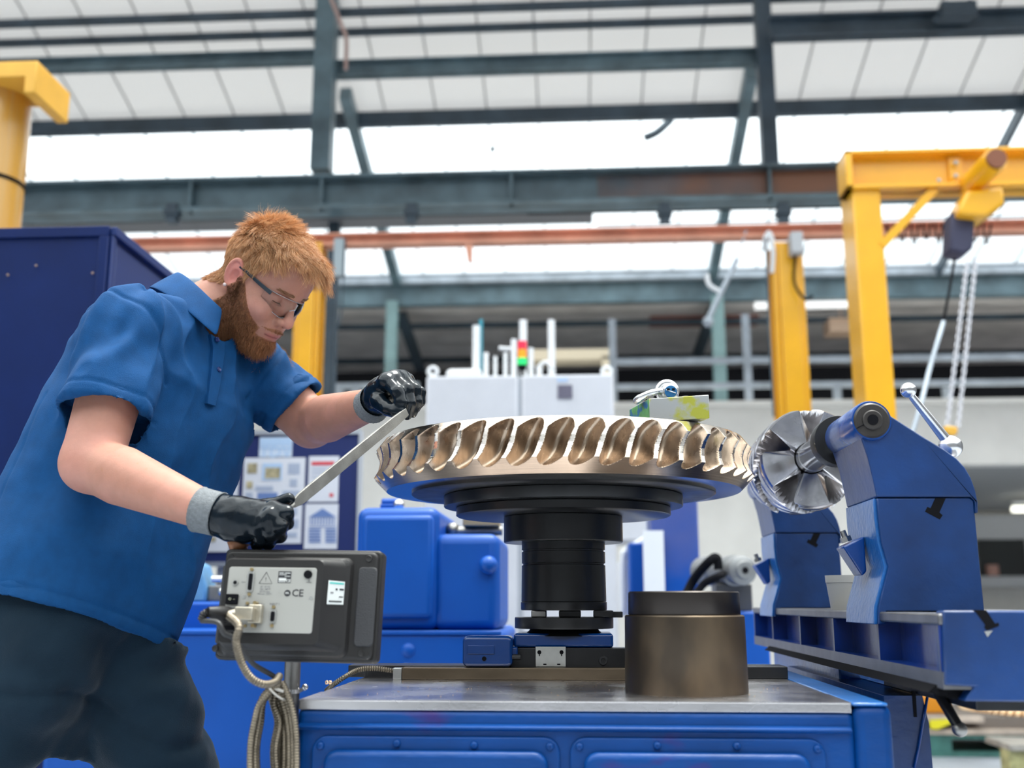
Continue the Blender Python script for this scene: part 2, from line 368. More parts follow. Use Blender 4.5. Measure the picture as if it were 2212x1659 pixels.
tag(obj('timber_beam', MB().box((A(1405,690,16).x,16,A(1400,698,16).z), (A(1640,690,16).x,16.3,A(1400,682,16).z)), mat('dark_red', (.28,.09,.06), .6)), 'dark red beam end in the dim bay left of the yellow post', 'beam')
tag(obj('cream_ledge', MB().box((A(1150,770,14).x,13.9,A(1150,781,14).z), (A(1322,770,14).x,14.3,A(1150,759,14).z)).box((A(1300,770,14).x,13.9,0),(A(1318,770,14).x,14.0,A(1150,775,14).z)), mat('cream', (.78,.68,.52), .6)), 'cream ledge behind the white machine\'s top, left of the grey railing', 'ledge')
tag(obj('duct_box', MB().box((A(1792,702,15.3).x,15.3,A(1792,716,15.3).z), (A(1850,702,15.3).x,15.7,A(1792,687,15.3).z)).box((A(1820,702,15.3).x,15.4,A(1792,690,15.3).z),(A(1822,702,15.3).x,15.43,5.32)), mat('tan', (.6,.42,.3), .6)), 'small tan box between the two yellow posts, high up', 'box')
# dark storage behind the railing
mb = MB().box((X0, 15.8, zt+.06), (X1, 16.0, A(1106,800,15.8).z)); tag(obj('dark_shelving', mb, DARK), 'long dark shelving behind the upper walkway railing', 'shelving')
# upper walkway railing
def railing(label, xa, xb, ys, posts, Y=13.1, m=LGREY, grp=None):
    t = thing('railing', label, 'railing', (A(xa,800,Y).x, Y, zt+.05), grp)
    for y in ys:
        z = A(xa, y, Y).z; h = .036
        obj('rail', MB().box((A(xa,y,Y).x, Y-.03, z-h), (A(xb,y,Y).x, Y+.03, z+h)), m, t)
    for px, y0 in posts:
        q = A(px, 800, Y); obj('post', MB().box((q.x-.045, Y-.04, zt+.05), (q.x+.045, Y+.02, A(px, y0, Y).z)), m, t)
railing('grey walkway railing right of the white machine, behind the yellow posts', 1322, 2330, (782, 836), ((1324,690), (1615,680), (1805,838), (2040,838), (2250,838)))
railing('grey walkway railing left of the white machine, behind the raised hand', 690, 905, (835,), ((735,838), (770,838), (890,838)), 13.12)
# ---------------------------------------------------------------- red crane rail and yellow posts
Yc = 8.6
mb = MB(); zc = A(1106, 514, Yc).z; hh = 28/F*Yc/2
xa = A(288, 530, Yc).x
mb.box((xa, Yc-.01, zc-hh), (X1, Yc+.01, zc+hh)).box((xa, Yc-.07, zc+hh-.015), (X1, Yc+.07, zc+hh)).box((xa, Yc-.07, zc-hh), (X1, Yc+.07, zc-hh+.015))
t = tag(obj('crane_rail', mb, REDB), 'long red-brown crane rail crossing the hall behind the man\'s head', 'rail')
def ypost(label, px, py, Y, wpx, dep, ytop):
    c = A(px, py, Y); w_ = wpx/F*Y*.98
    mb = MB().box((c.x-w_/2, Y-dep/2, 0), (c.x+w_/2, Y-dep/2+.02, A(px,ytop,Y).z)).box((c.x-w_/2, Y+dep/2-.02, 0), (c.x+w_/2, Y+dep/2, A(px,ytop,Y).z)).box((c.x-.02, Y-dep/2, 0), (c.x+.02, Y+dep/2, A(px,ytop,Y).z))
    mb.box((c.x-w_*.3, Y-dep/2-.03, 0), (c.x+w_*.3, Y-dep/2, A(px,ytop+6,Y).z))
    return tag(obj('yellow_post', mb, YEL, bevel=.008), label, 'post')
ypost('yellow steel post directly behind the man\'s face', 668, 700, Yc, 60, .2, 531)
ypost('yellow steel post right of centre under the red-brown rail', 1705, 750, Yc, 70, .22, 531)
q = A(1012, 545, Yc-.12); tag(obj('hanging_bracket', MB().prism([A(1004,528,Yc-.1), A(1020,528,Yc-.1), A(1019,566,Yc-.1), A(1010,562,Yc-.1)], (0,.06,0)), REDB), 'small rust-red bracket hanging from the crane rail left of centre', 'bracket')
t = thing('junction_box', 'grey junction box at the top of the right-hand yellow post', 'box', A(1718,560,Yc-.2)); a, b = A(1706,552,Yc-.2), A(1730,506,Yc-.2)
obj('box_body', MB().box((a.x,Yc-.28,a.z), (b.x,Yc-.145,b.z)), mat('grey_box', (.5,.51,.53), .5), t, bevel=.01)
obj('conduit', MB().tube(smooth_path([A(1718,552,Yc-.2), A(1716,610,Yc-.2), A(1738,645,Yc-.22), A(1755,640,Yc-.3)]), .012), DARK, t)
q = A(735,530,Yc-.2); a, b = A(723,600,Yc-.05), A(746,520,Yc-.05)
tag(obj('grey_conduit', MB().box((a.x,Yc-.12,a.z), (b.x,Yc-.02,b.z)), mat('grey_box2', (.36,.42,.45), .5)), 'short grey conduit below the crane rail right of the man\'s forehead', 'conduit')
# swing arm lamp near the right yellow post
t = thing('swing_arm', 'thin white jointed arm hanging below the crane rail left of the right yellow post', 'arm', A(1528,695,8.0))
obj('arm', MB().tube([A(1592,560,8.5), A(1530,690,8.5)], .022), LGREY, t)
obj('arm', MB().tube(smooth_path([A(1527,592,8.5), A(1532,615,8.5), A(1558,632,8.5)]), .02), WHITE, t)
obj('arm', MB().tube([A(1612,498,8.56), A(1590,565,8.5)], .008), LGREY, t)
obj('joint', MB().sphere(A(1530,695,8.5), .045), LGREY, t)
t = thing('hose_reel', 'white hose looped beside the top of the right yellow post', 'hose', A(1668,590,8.3))
obj('hose', MB().tube(smooth_path([A(1650,540,8.5), A(1655,512,8.5), A(1663,505,8.52), A(1670,540,8.5), A(1668,590,8.5)]), .022), WHITE, t)
obj('cable', MB().tube([A(1655,515,8.48), A(1662,720,8.42), A(1672,900,8.42)], .01), STEELD, t)
# bits at the left post
t = thing('hanging_cable', 'thin dark cables hanging right of the yellow post behind the man', 'cable', A(710,850,8.2))
obj('cable', MB().tube(smooth_path([A(745,518,8.52), A(742,600,8.5), A(735,690,8.5), A(712,730,8.5), A(706,850,8.5)]), .008), STEELD, t)
obj('cable', MB().tube([A(734,520,8.52), A(722,860,8.5)], .007), STEELD, t)
# skylight oddments
q = A(1415,285,12.2); tag(obj('roof_bracket', MB().tube(smooth_path([A(1450,258,12.0), A(1420,285,12.0), A(1392,298,12.0)]), .05), STEELD), 'dark bent bracket hanging in the bright skylight above the wheel', 'bracket')
tag(obj('pull_rod', MB().tube([A(1102,272,12.0), A(1064,322,12.0)], .008).cbox(A(1064,322,12.0), (.06,.02,.07)), STEELD), 'thin dark rod hanging in the bright skylight at centre', 'rod')
t = thing('roof_fixture', 'dark bracket on top of the deep beam at the upper right corner', 'fixture', A(2060,30,9.3))
mb = MB(); a, b = A(2030,42,9.4), A(2100,2,9.4); mb.box((a.x,9.3,a.z),(b.x,9.5,b.z-.05)).bar(A(2020,45,9.4), A(2045,5,9.4), .05,.05).bar(A(2110,40,9.4), A(2090,2,9.4), .05,.05); obj('bracket', mb, STEELD, t)
tag(obj('copper_pipe', MB().tube(smooth_path([A(708,-20,9.3), A(738,55,9.3), A(748,85,9.3), A(747,150,9.3)]), .02), mat('pinkpipe', (.5,.34,.3), .5)), 'thin brownish pipe running down beside the left steel post', 'pipe')
# ---------------------------------------------------------------- yellow gantry crane at the right
Yg = 6.2
t = thing('gantry_crane', 'tall yellow gantry crane frame at the right edge', 'crane', (A(1885,900,Yg).x, Yg, 0))
c = A(1868, 405, Yg); xl = A(1838,405,Yg).x; xr_ = A(1899,405,Yg).x
obj('post', MB().box((xl, Yg-.02, 0), (xr_, Yg+.26, A(1868,400,Yg).z)), YEL, t, bevel=.01)
xl2 = A(1822,360,Yg).x
a, b = A(1828,408,Yg-.04), A(1828,326,Yg-.04)
mb = MB().box((xl2+.02, Yg+.03, a.z), (xl2+3.4, Yg+.06, b.z)).box((xl2, Yg-.05, a.z-.0), (xl2+3.4, Yg+.16, a.z+.022)).box((xl2, Yg-.05, b.z-.022), (xl2+3.4, Yg+.16, b.z)).box((xl2, Yg-.05, a.z), (xl2+.04, Yg+.16, b.z))
obj('beam', mb, YEL, t, bevel=.004)
obj('splice_plate', MB().box((A(2050,350,Yg).x, Yg+.005, a.z+.025), (A(2078,350,Yg).x, Yg+.03, b.z-.03)), YEL, t)
obj('brace', MB().bar(A(1903,532,Yg), A(2018,410,Yg), .05, .05), YEL, t)
for k, (px, py) in enumerate(((2065,352),(2065,380),(2028,390))): obj('bolt', MB().sphere(A(px,py,Yg-.02), .014, 10, 8), LGREY, t)
h = thing('chain_hoist', 'yellow and black electric chain hoist hanging from the gantry beam', 'hoist', A(2110,430,Yg-.2))
obj('motor', MB().cyl(A(2105,392,Yg-.1), A(2150,345,Yg-.35), .07, seg=24), YEL, h, shade=40)
obj('motor_cap', MB().cyl(A(2148,347,Yg-.34), A(2154,341,Yg-.38), .056, seg=24), mat('motor_red', (.22,.07,.03), .5), h, shade=40)
obj('trolley', MB().prism([A(2085,372,Yg-.12), A(2110,368,Yg-.12), A(2125,420,Yg-.12), A(2100,440,Yg-.12)], (0,.14,0)), YEL, h, bevel=.01)
obj('hoist_body', MB().prism([A(2088,412,Yg-.2), A(2168,402,Yg-.2), A(2172,440,Yg-.2), A(2130,468,Yg-.2), A(2072,462,Yg-.2), A(2075,440,Yg-.2)], (0,.22,0)), YEL, h, bevel=.02, bseg=3)
obj('chain_bag', MB().prism([A(2056,455,Yg-.12), A(2108,462,Yg-.12), A(2104,535,Yg-.12), A(2084,549,Yg-.12), A(2052,540,Yg-.12)], (0,.16,0)), mat('bag', (.05,.05,.09), .8), h, bevel=.02)
def chain(name, pa, pb, Ya, Yb, m, parent, n):
    mb = MB(); a, b = A(*pa, Ya), A(*pb, Yb); d = (b-a)/n
    for i in range(n):
        c0 = a + d*(i+.5); ax = d.normalized(); s = ax.cross(Vector((0,1,0)) if i % 2 else Vector((1,.6,0))).normalized()
        ln = d.length*.72; ring = [c0 + ax*math.cos(th)*ln + s*math.sin(th)*d.length*.34 for th in [k*math.pi/4 for k in range(9)]]
        mb.tube(ring, d.length*.13, 5, cap=False)
    return obj(name, mb, m, parent)
CH = mat('chain_steel', (.55,.55,.6), .35, metal=.6)
chain('chain', (2108,560), (2070,920), 5.9, 5.6, CH, h, 40)
chain('chain', (2090,560), (2046,920), 5.9, 5.6, CH, h, 40)
obj('hook_block', MB().prism([A(2044,918,5.58), A(2070,922,5.58), A(2069,938,5.58), A(2056,943,5.58), A(2041,935,5.58)], (0,.06,0)), YELR, h, bevel=.01)
obj('pendant_cable', MB().tube(smooth_path([A(2062,560,5.8), A(2052,620,5.7), A(2038,695,5.6)]), .008), DARK, h)
obj('pendant_cable', MB().tube(smooth_path([A(2038,695,5.6), A(2010,790,5.5), A(1990,870,5.4), A(1970,940,5.35)]), .012), LGREY, h)
# festoon cables on the red rail
mb = MB()
for k in range(9):
    px = 1915 + k*26; mb.tube(smooth_path([A(px,483,8.53), A(px+8,518+(k%3)*5,8.5), A(px+18,484,8.53)], 4), .008, 6)
tag(obj('festoon_cable', mb, DARK), 'looped dark cables hanging from the rail behind the gantry hoist', 'cable', kind='stuff')
# ---------------------------------------------------------------- yellow cylinder at the left edge
Yl = 5.2
t = thing('silo_column', 'thick yellow cylinder column standing behind the dark blue cabinet, top left', 'column', (A(-20,400,Yl).x, Yl, 0))
r = 85/F*Yl; cx = A(64,190,Yl).x - r
ztop = A(20,172,Yl-.1).z
obj('cylinder', MB().lathe([(r,0),(r,ztop)], Matrix.Translation((cx,Yl,0)), 40), mat('aged_yellow', (.66,.32,.035), .35, coat=.4, col2=(.60,.36,.13), c2amt=.52, c2scale=1.2, c2sharp=.1, stretch=(14,14,.5)), t, shade=40)
obj('band', MB().lathe([(r+.006,0),(r+.006,.02)], Matrix.Translation((cx,Yl,A(20,385,Yl-.1).z)), 40), DARK, t, shade=40)
a = A(58,165,Yl-.25); b = A(60,139,Yl-.25)
obj('top_bracket', MB().box((a.x-.5, Yl-.25, a.z), (a.x, Yl+.1, b.z+.02)).box((a.x-.012,Yl-.25,A(60,200,Yl-.25).z),(a.x+.05,Yl+.12,b.z+.02)), YELR, t, bevel=.006)
obj('bolt', MB().cyl(A(62,196,Yl-.2), A(76,199,Yl-.2), .02), DARK, t)
# ---------------------------------------------------------------- dark blue cabinet at the left
NAVY = mat('navy_paint', (.003,.014,.085), .45, noise=.12, nscale=5, coat=.0, spec=.2)
NAVY_LIT = mat('navy_paint_lit_side', (.006,.022,.12), .4, spec=.35)  # lighter copy of the navy; light on the side faces put into the colour
Yb = 3.3; xb = A(234, 560, Yb).x; zb = A(234, 490, Yb).z
t = thing('steel_cabinet', 'tall dark blue steel cabinet at the left edge behind the man', 'cabinet', (xb-.6, Yb+.3, 0))
obj('body', MB().box((xb-1.3, Yb, .0), (xb, Yb+1.0, zb)), NAVY, t, bevel=.006)
f = .032
obj('front_frame', MB().box((xb-1.3, Yb-.012, zb-.035), (xb, Yb, zb)).box((xb-f, Yb-.012, 0), (xb, Yb, zb-.035)), NAVY, t, bevel=.003)
obj('side_panel', MB().box((xb, Yb+.04, .1), (xb+.008, Yb+.96, zb-.05)), NAVY_LIT, t, bevel=.004)
obj('edge_trim', MB().box((xb, Yb+.0, zb-.03), (xb+.02, Yb+1.0, zb)).box((xb, Yb, 0), (xb+.012, Yb+.03, zb-.03)), NAVY_LIT, t, bevel=.003)
for px, py in ((78,574),(200,590),(17,594)):
    obj('rivet', MB().sphere(A(px,py,Yb-.012), .0045, 8, 6), mat('brassy', (.3,.2,.15), .5), t)
# ---------------------------------------------------------------- noticeboard
BOARD = mat('board_blue', (.006,.018,.115), .6)
Yn = 4.7
t = thing('noticeboard', 'blue noticeboard on the far side, behind the file, covered with papers', 'noticeboard', (A(600,1200,Yn).x, Yn, 0))
a, b = A(420,1214,Yn), A(776,938,Yn)
obj('panel', MB().box((a.x, Yn, a.z), (b.x, Yn+.04, b.z)), BOARD, t)
obj('frame', MB().box((a.x-.02, Yn-.01, b.z), (b.x+.01, Yn+.05, b.z+.02)).box((a.x-.02, Yn-.01, a.z-.02), (b.x+.01, Yn+.05, a.z)).box((b.x, Yn-.01, a.z), (b.x+.012, Yn+.05, b.z)), mat('alu', (.55,.57,.6), .4, metal=.5), t)
for q in (a.x+.1, b.x-.15): obj('leg', MB().box((q, Yn+.01, 0), (q+.04, Yn+.05, a.z)), MATS['alu'], t)
PAPER = mat('paper', (.80,.80,.82), .7); PB = mat('paper_blue', (.16,.25,.5), .7); PBL = mat('paper_sky', (.5,.66,.85), .7); PR = mat('paper_red', (.75,.06,.07), .7)
PG = mat('paper_grey', (.45,.5,.6), .7); PT = mat('paper_tan', (.45,.38,.22), .7, noise=.5, nscale=30)
def paper(label, x0, y0, x1, y1, items, m=PAPER):
    a, b = A(x0, y1, Yn-.004), A(x1, y0, Yn-.004)
    o = obj('notice', MB().box((a.x, Yn-.004, a.z), (b.x, Yn-.0005, b.z)), m); tag(o, label, 'notice', 'papers pinned on the blue noticeboard')
    for kk_, (u0, v0, u1, v1, mm) in enumerate(items):
        p, q = A(u0, v1, Yn-.004), A(u1, v0, Yn-.004)
        obj('picture', MB().box((p.x, Yn-.0056-.0004*(kk_%3), p.z), (q.x, Yn-.0041, q.z)), mm, o)
paper('pale blue sheet with large capital letters at the top of the noticeboard', 559, 944, 632, 987, [(562,947,629,962,PBL),(566,966,626,970,PBL)], mat('paper_pale', (.68,.77,.88), .7))
b0 = [o for o in COL.objects if o.name.startswith('notice') and 'capital' in str(o.get('label'))][0]
text('lettering', 'TDV', .055*1.4, A(595,977,Yn-.005), (1,0,0), (0,0,1), PBL, b0)
paper('large white poster with small photos in the middle of the noticeboard', 523, 988, 660, 1084, [(534,1001,556,1023,PT),(566,1001,610,1037,PBL),(572,1010,606,1034,PT),(622,1001,648,1024,PG),(626,1035,642,1050,PG),(532,1040,546,1055,PT),(552,1050,590,1060,PG),(530,1064,546,1080,PG),(556,1064,600,1079,PB),(610,1060,648,1078,PG)])
paper('white sheet with a red header bar on the right of the noticeboard', 664, 985, 733, 1084, [(673,997,722,1005,PR),(673,1012,706,1014,PG),(673,1020,712,1022,PG),(673,1030,700,1032,PG),(712,1066,720,1073,PR)])
ho = [(668,1137,726,1139,PB)]
for k in range(9): ho.append((670+k*6.2, 1118, 673+k*6.2, 1134, PB))
for k in range(5): ho += [(667,1142+k*6.5,693,1146+k*6.5,PB),(703,1142+k*6.5,726,1146+k*6.5,PB)]
paper('white sheet with a drawing of a blue gabled building, lower right of the noticeboard', 656, 1088, 731, 1186, ho)
nb = [o for o in COL.objects if 'gabled' in str(o.get('label'))][0]
obj('picture', MB().prism([A(668,1117,Yn-.005), A(726,1117,Yn-.005), A(697,1098,Yn-.005)], (0,-.001,0)), PB, nb)
paper('white sheet with a grey diagram just right of the gloved fist', 592, 1090, 653, 1174, [(604,1098,642,1112,PG),(602,1122,645,1140,PG),(604,1150,642,1160,PG)])
paper('white sheet on the noticeboard beside the belly of the blue shirt', 478, 986, 518, 1084, [(490,1000,512,1003,PG),(490,1010,510,1012,PG),(488,1020,514,1022,PG)])
paper('white sheet on the noticeboard below the near glove\'s cuff', 438, 1120, 498, 1192, [(450,1160,466,1170,PT)])
# ---------------------------------------------------------------- blue machine behind the man
BLUEB = mat('bright_blue', (.0005,.072,.37), .42, noise=.1, nscale=4, coat=.0, spec=.35, bump=.1, bscale=25)
Ym = 3.05
t = thing('grinding_machine', 'large bright blue machine housing behind the noticeboard side, left of the spindle', 'machine', (A(800,1400,Ym).x, Ym+.3, 0))
x0 = A(100,1500,Ym).x; x1 = A(1083,1400,Ym).x; zs = A(900,1362,Ym).z
obj('base', MB().box((x0, Ym, 0), (x1, Ym+.7, zs)), BLUEB, t, bevel=.02, bseg=3)
xm = A(764,1200,Ym).x
obj('lower_head', MB().box((x0, Ym+.25, zs-.01), (xm, Ym+.65, 1.0)), BLUEB, t, bevel=.01)
obj('main_head', MB().box((xm, Ym+.02, zs-.002), (A(945,1200,Ym).x, Ym+.5, A(800,1094,Ym).z)), BLUEB, t, bevel=.03, bseg=4)
obj('side_head', MB().box((A(930,1200,Ym).x, Ym+.03, zs-.002), (x1-.008, Ym+.45, A(1000,1151,Ym).z)), BLUEB, t, bevel=.03, bseg=4)
a, b = A(776,1336,Ym), A(936,1112,Ym)
obj('cover_panel', MB().box((a.x, Ym+.0, a.z), (b.x, Ym+.03, b.z)), BLUEB, t, bevel=.02, bseg=3)
for px, py, rr in ((882,1405,21),(1054,1220,20)):
    q = A(px, py, Ym); obj('domed_cap', MB().sphere((q.x, Ym+.02, q.z), rr/F*Ym, 24, 16, (1,1.1,1)), BLUEB, t, shade=180)
obj('skirt_line', MB().box((x0, Ym-.006, zs-.012), (x1, Ym+.01, zs)), BLUEB, t, bevel=.003)
METAL = mat('bright_metal', (.72,.72,.74), .22, metal=1, noise=.1, nscale=20)
METALD = mat('dull_metal', (.30,.29,.28), .4, metal=1, noise=.25, nscale=14)
h = thing('machine_valve', 'small shiny valve on top of the blue machine, left of the wheel', 'valve', A(840,1092,Ym+.2))
z_ = A(840,1094,Ym).z
obj('valve_body', MB().cbox((A(845,1085,Ym+.2).x, Ym+.2, z_+.012), (.06,.05,.022)).cyl((A(825,1080,Ym+.2).x,Ym+.2,z_+.03),(A(865,1080,Ym+.2).x,Ym+.2,z_+.03),.012), BLUEB, h, bevel=.003)
obj('valve_knob', MB().sphere((A(862,1079,Ym+.15).x, Ym+.15, z_+.018), .017), METAL, h, shade=180)
h = thing('drive_coupling', 'dull metal coupling lying on the blue machine under the wheel', 'coupling', A(1000,1148,Ym+.2))
z_ = A(1000,1151,Ym).z
obj('shaft', MB().cyl((A(975,1143,Ym+.2).x,Ym+.2,z_+.018),(A(1085,1143,Ym+.2).x,Ym+.2,z_+.018),.014).sphere((A(978,1140,Ym+.2).x,Ym+.2,z_+.022),.022), METALD, h, shade=40)
obj('block', MB().box((A(1003,1140,Ym+.2).x,Ym+.15,z_+.03),(A(1080,1140,Ym+.2).x,Ym+.25,z_+.058)), mat('bronze_block', (.35,.28,.18), .5, metal=.6), h, bevel=.003)
# small vice and bits on the low blue table at the man's waist
h = thing('machine_vice', 'small light blue vice on the low blue machine bed, between shirt and control box', 'vice', A(435,1296,Ym+.3))
LB = mat('pale_blue', (.12,.30,.5), .35, noise=.2, nscale=20)
a, b = A(412,1297,Ym+.3), A(447,1220,Ym+.3)
obj('jaw', MB().prism([(a.x,Ym+.3,1.0),(b.x,Ym+.3,1.0),(b.x,Ym+.3,1.05),(b.x-.02,Ym+.3,b.z),(a.x,Ym+.3,b.z+.01)], (0,.1,0)), LB, h, bevel=.006)
obj('slide', MB().box((b.x,Ym+.32,1.0),(b.x+.06,Ym+.38,1.05)), METALD, h, bevel=.004)
obj('screw', MB().cyl((b.x+.01,Ym+.33,1.07),(b.x+.05,Ym+.33,1.07),.012).sphere((b.x+.045,Ym+.33,1.03),.016), METAL, h, shade=40)
# ---------------------------------------------------------------- white machine centre-back
Yw = 6.3
t = thing('control_enclosure', 'large pale grey machine enclosure behind the wheel with pipes on top', 'machine', (A(1122,900,Yw).x, Yw+.5, 0))
x0, x1, zw = A(920,850,Yw).x, A(1326,850,Yw).x, A(1120,810,Yw).z
xs = A(1123,850,Yw).x; s_ = .012
obj('door_panel', MB().box((x0, Yw, .05), (xs-s_, Yw+1.0, zw)), GREYW, t, bevel=.015)
obj('door_panel', MB().box((xs+s_, Yw, .05), (x1, Yw+1.0, zw)), GREYW, t, bevel=.015)
obj('seam', MB().box((xs-s_, Yw+.015, 0), (xs+s_, Yw+.98, zw-.01)), mat('seam_grey', (.4,.42,.46), .5), t)
obj('side_box', MB().box((x1, Yw, A(1380,1168,Yw).z), (A(1408,1100,Yw).x, Yw+.6, A(1380,1000,Yw).z)), GREYW, t, bevel=.01)
a, b = A(1205,861,Yw), A(1236,832,Yw); obj('display', MB().box((a.x,Yw-.008,a.z),(b.x,Yw,b.z)), mat('disp', (.13,.12,.17), .4), t)
a, b = A(1204,824,Yw), A(1226,817,Yw); obj('nameplate', MB().box((a.x,Yw-.004,a.z),(b.x,Yw,b.z)), mat('npl', (.45,.6,.85), .5), t, label=None) if 0 else obj('nameplate', MB().box((a.x,Yw-.004,a.z),(b.x,Yw,b.z)), mat('npl', (.45,.6,.85), .5), t)
for px in (935, 1311):
    q = A(px, 803, Yw+.1); M = Matrix.Translation(q) @ Matrix.Rotation(math.pi/2, 4, 'X')
    ring = [(.027+.013*math.cos(k*math.pi/4), .013*math.sin(k*math.pi/4)) for k in range(8)]
    obj('lifting_eye', MB().lathe(ring, M, 24, closed=True).cyl((q.x,Yw+.1,zw-.01),(q.x,Yw+.1,q.z-.025),.014), WHITE, t, shade=180)
a, b = A(962,812,Yw+.1), A(1040,794,Yw+.1); obj('hood', MB().box((a.x,Yw+.1,zw),(b.x,Yw+.5,b.z)), WHITE, t, bevel=.03, bseg=3)
def vp(px, y0, wpx, m=WHITE, dY=.3, nm='pipe'):
    q = A(px, y0, Yw+dY); obj(nm, MB().cyl((q.x,Yw+dY,zw),(q.x,Yw+dY,q.z), wpx/2/F*Yw, seg=16), m, t, shade=40)
for px, y0, wp in ((1029,704,18),(1130,692,18),(1191,692,17),(1110,733,14),(1147,752,12),(1050,762,12),(1070,770,9),(1092,762,10),(1165,790,14)): vp(px, y0, wp)
vp(1039, 690, 9, mat('teal_pipe', (.05,.32,.42), .4), .55)
q0, q1 = A(1078,752,Yw+.3), A(1112,754,Yw+.3); obj('pipe', MB().cyl(q0, q1, .013), WHITE, t, shade=40)
obj('pipe', MB().tube(smooth_path([A(1165,790,Yw+.2), A(1180,782,Yw+.2), A(1195,796,Yw+.2)]), .012), WHITE, t, shade=180)
t2 = thing('signal_tower', 'stacked red, orange and green signal lamp on the pale grey enclosure', 'signal light', (A(1127,800,Yw+.05).x, Yw+.06, zw))
qx = A(1127,800,Yw).x
def seg(nm, y0, y1, wpx, m): obj(nm, MB().cyl((qx,Yw+.06,A(1127,y1,Yw+.06).z),(qx,Yw+.06,A(1127,y0,Yw+.06).z), wpx/2/F*Yw, seg=20), m, t2, shade=40)
seg('stem', 798, 812, 8, DARK); seg('base', 789, 799, 19, DARK)
seg('green_lens', 774, 789, 21, mat('lens_green', (.03,.62,.16), .25, emit=(.02,.8,.2), estr=.45))
seg('orange_lens', 756, 774, 20, mat('lens_orange', (.95,.33,.02), .25, emit=(1,.3,.02), estr=.3))
seg('red_lens', 738, 756, 20, mat('lens_red', (.85,.03,.07), .25, emit=(1,.03,.08), estr=.3))
t = thing('coolant_pipe', 'curved white pipe below the side box of the pale grey enclosure', 'pipe', A(1350,1330,5.6))
obj('pipe', MB().tube(smooth_path([A(1410,1150,5.6), A(1385,1170,5.6), A(1352,1190,5.6), A(1345,1215,5.6), A(1346,1330,5.6)]), .018), WHITE, t, shade=180)
obj('panel', MB().box((A(1338,1300,5.65).x,5.65,A(1338,1320,5.65).z),(A(1360,1300,5.65).x,5.9,A(1338,1212,5.65).z)), WHITE, t, bevel=.01)
# blue upright and white sheet right of the spindle
BP = mat('post_blue', (.003,.07,.36), .4, col2=(.10,.11,.27), c2amt=.5, c2scale=1.4, c2sharp=.15, spec=.3)
a, b = A(1410,1300,4.9), A(1504,1000,4.9)
tag(obj('blue_upright', MB().box((a.x,4.9,0),(b.x,5.2,b.z)), BP, bevel=.01), 'broad blue upright housing between the spindle and the right-hand fixture', 'upright')
a, b = A(1363,1400,5.3), A(1396,1172,5.3)
tag(obj('blue_upright', MB().box((a.x,5.3,0),(b.x,5.6,b.z)), BLUEB, bevel=.01), 'narrow blue upright left of the broad blue one', 'upright')
a, b = A(1391,1236,4.85), A(1433,1146,4.85)
tag(obj('white_sheet', MB().box((a.x,4.85,0),(b.x,4.88,b.z)), WHITE), 'bright white panel standing in front of the two blue uprights', 'panel')
# motor unit
Yo = 4.0
t = thing('electric_motor', 'grey cylindrical motor with black hoses behind the standing steel cylinder', 'motor', A(1590,1320,Yo))
e0, e1 = A(1605,1232,Yo-.12), A(1520,1234,Yo+.25)
GM = mat('motor_grey', (.24,.245,.25), .45, metal=.4)
M = Matrix.Translation(e0) @ (e1-e0).to_track_quat('Z','Y').to_matrix().to_4x4(); Lh = (e1-e0).length
obj('casing', MB().lathe([(.012,-.02),(.02,-.022),(.03,-.02),(.033,-.01),(.046,-.005),(.052,.0),(.052,.05),(.044,.055),(.044,.07),(.056,.075),(.056,.12),(.048,.13),(.05,Lh*.6),(.056,Lh*.62),(.056,Lh)], M, 32), GM, t, shade=35)
obj('bore', MB().cyl(e0 - (e1-e0).normalized()*.023, e0, .011), DARK, t)
obj('cable_loop', MB().tube(smooth_path([A(1480,1290,Yo), A(1500,1250,Yo), A(1530,1215,Yo-.1), A(1548,1205,Yo-.1), A(1552,1230,Yo-.1)]), .017), DARK, t, shade=180)
obj('cable_loop', MB().tube(smooth_path([A(1495,1296,Yo-.1), A(1520,1262,Yo-.1), A(1550,1246,Yo-.15), A(1562,1240,Yo-.1)]), .014), DARK, t, shade=180)
z0 = A(1590,1320,Yo).z
obj('mount', MB().box((A(1545,1300,Yo).x,Yo-.04,z0),(A(1622,1300,Yo).x,Yo+.1,A(1590,1262,Yo).z)).box((A(1560,1300,Yo).x,Yo-.02,A(1590,1264,Yo).z),(A(1600,1300,Yo).x,Yo+.1,e0.z-.03)), mat('mount_grey', (.08,.08,.085), .5), t, bevel=.004)
a, b = A(1440,1320,Yo), A(1650,1320,Yo)
tag(obj('machine_pedestal', MB().box((a.x,Yo-.1,0),(b.x,Yo+.3,z0)), BLUEB, bevel=.01), 'blue pedestal carrying the grey motor, far right of the table', 'pedestal')
# ---------------------------------------------------------------- pallets and worm wheels, bottom right
GRN = mat('pallet_green', (.05,.16,.14), .7, noise=.3, nscale=9); WD = mat('pallet_wood', (.52,.43,.36), .8, noise=.25, nscale=9); WDD = mat('pallet_dark', (.05,.045,.04), .8)
Yp = K(2057,1636,0).y
t = thing('pallet', 'green-painted wooden pallet on the floor, bottom right behind the table', 'pallet', (A(2120,1600,Yp).x, Yp, 0))
xa, xb2 = A(1990,1600,Yp).x, A(2300,1600,Yp).x
zz = lambda y: A(2100, y, Yp).z
obj('top_board', MB().box((xa,Yp,zz(1588)),(xb2,Yp+1.2,zz(1577))), WD, t, bevel=.003)
obj('stringer_board', MB().box((xa,Yp+.01,zz(1598)),(xb2,Yp+.1,zz(1588))), GRN, t, bevel=.003)
obj('block', MB().box((xa,Yp+.01,zz(1626)),(A(2057,1600,Yp).x,Yp+.12,zz(1598))), GRN, t, bevel=.004)
obj('block', MB().box((A(2210,1600,Yp).x,Yp+.01,zz(1626)),(xb2,Yp+.12,zz(1598))), GRN, t, bevel=.004)
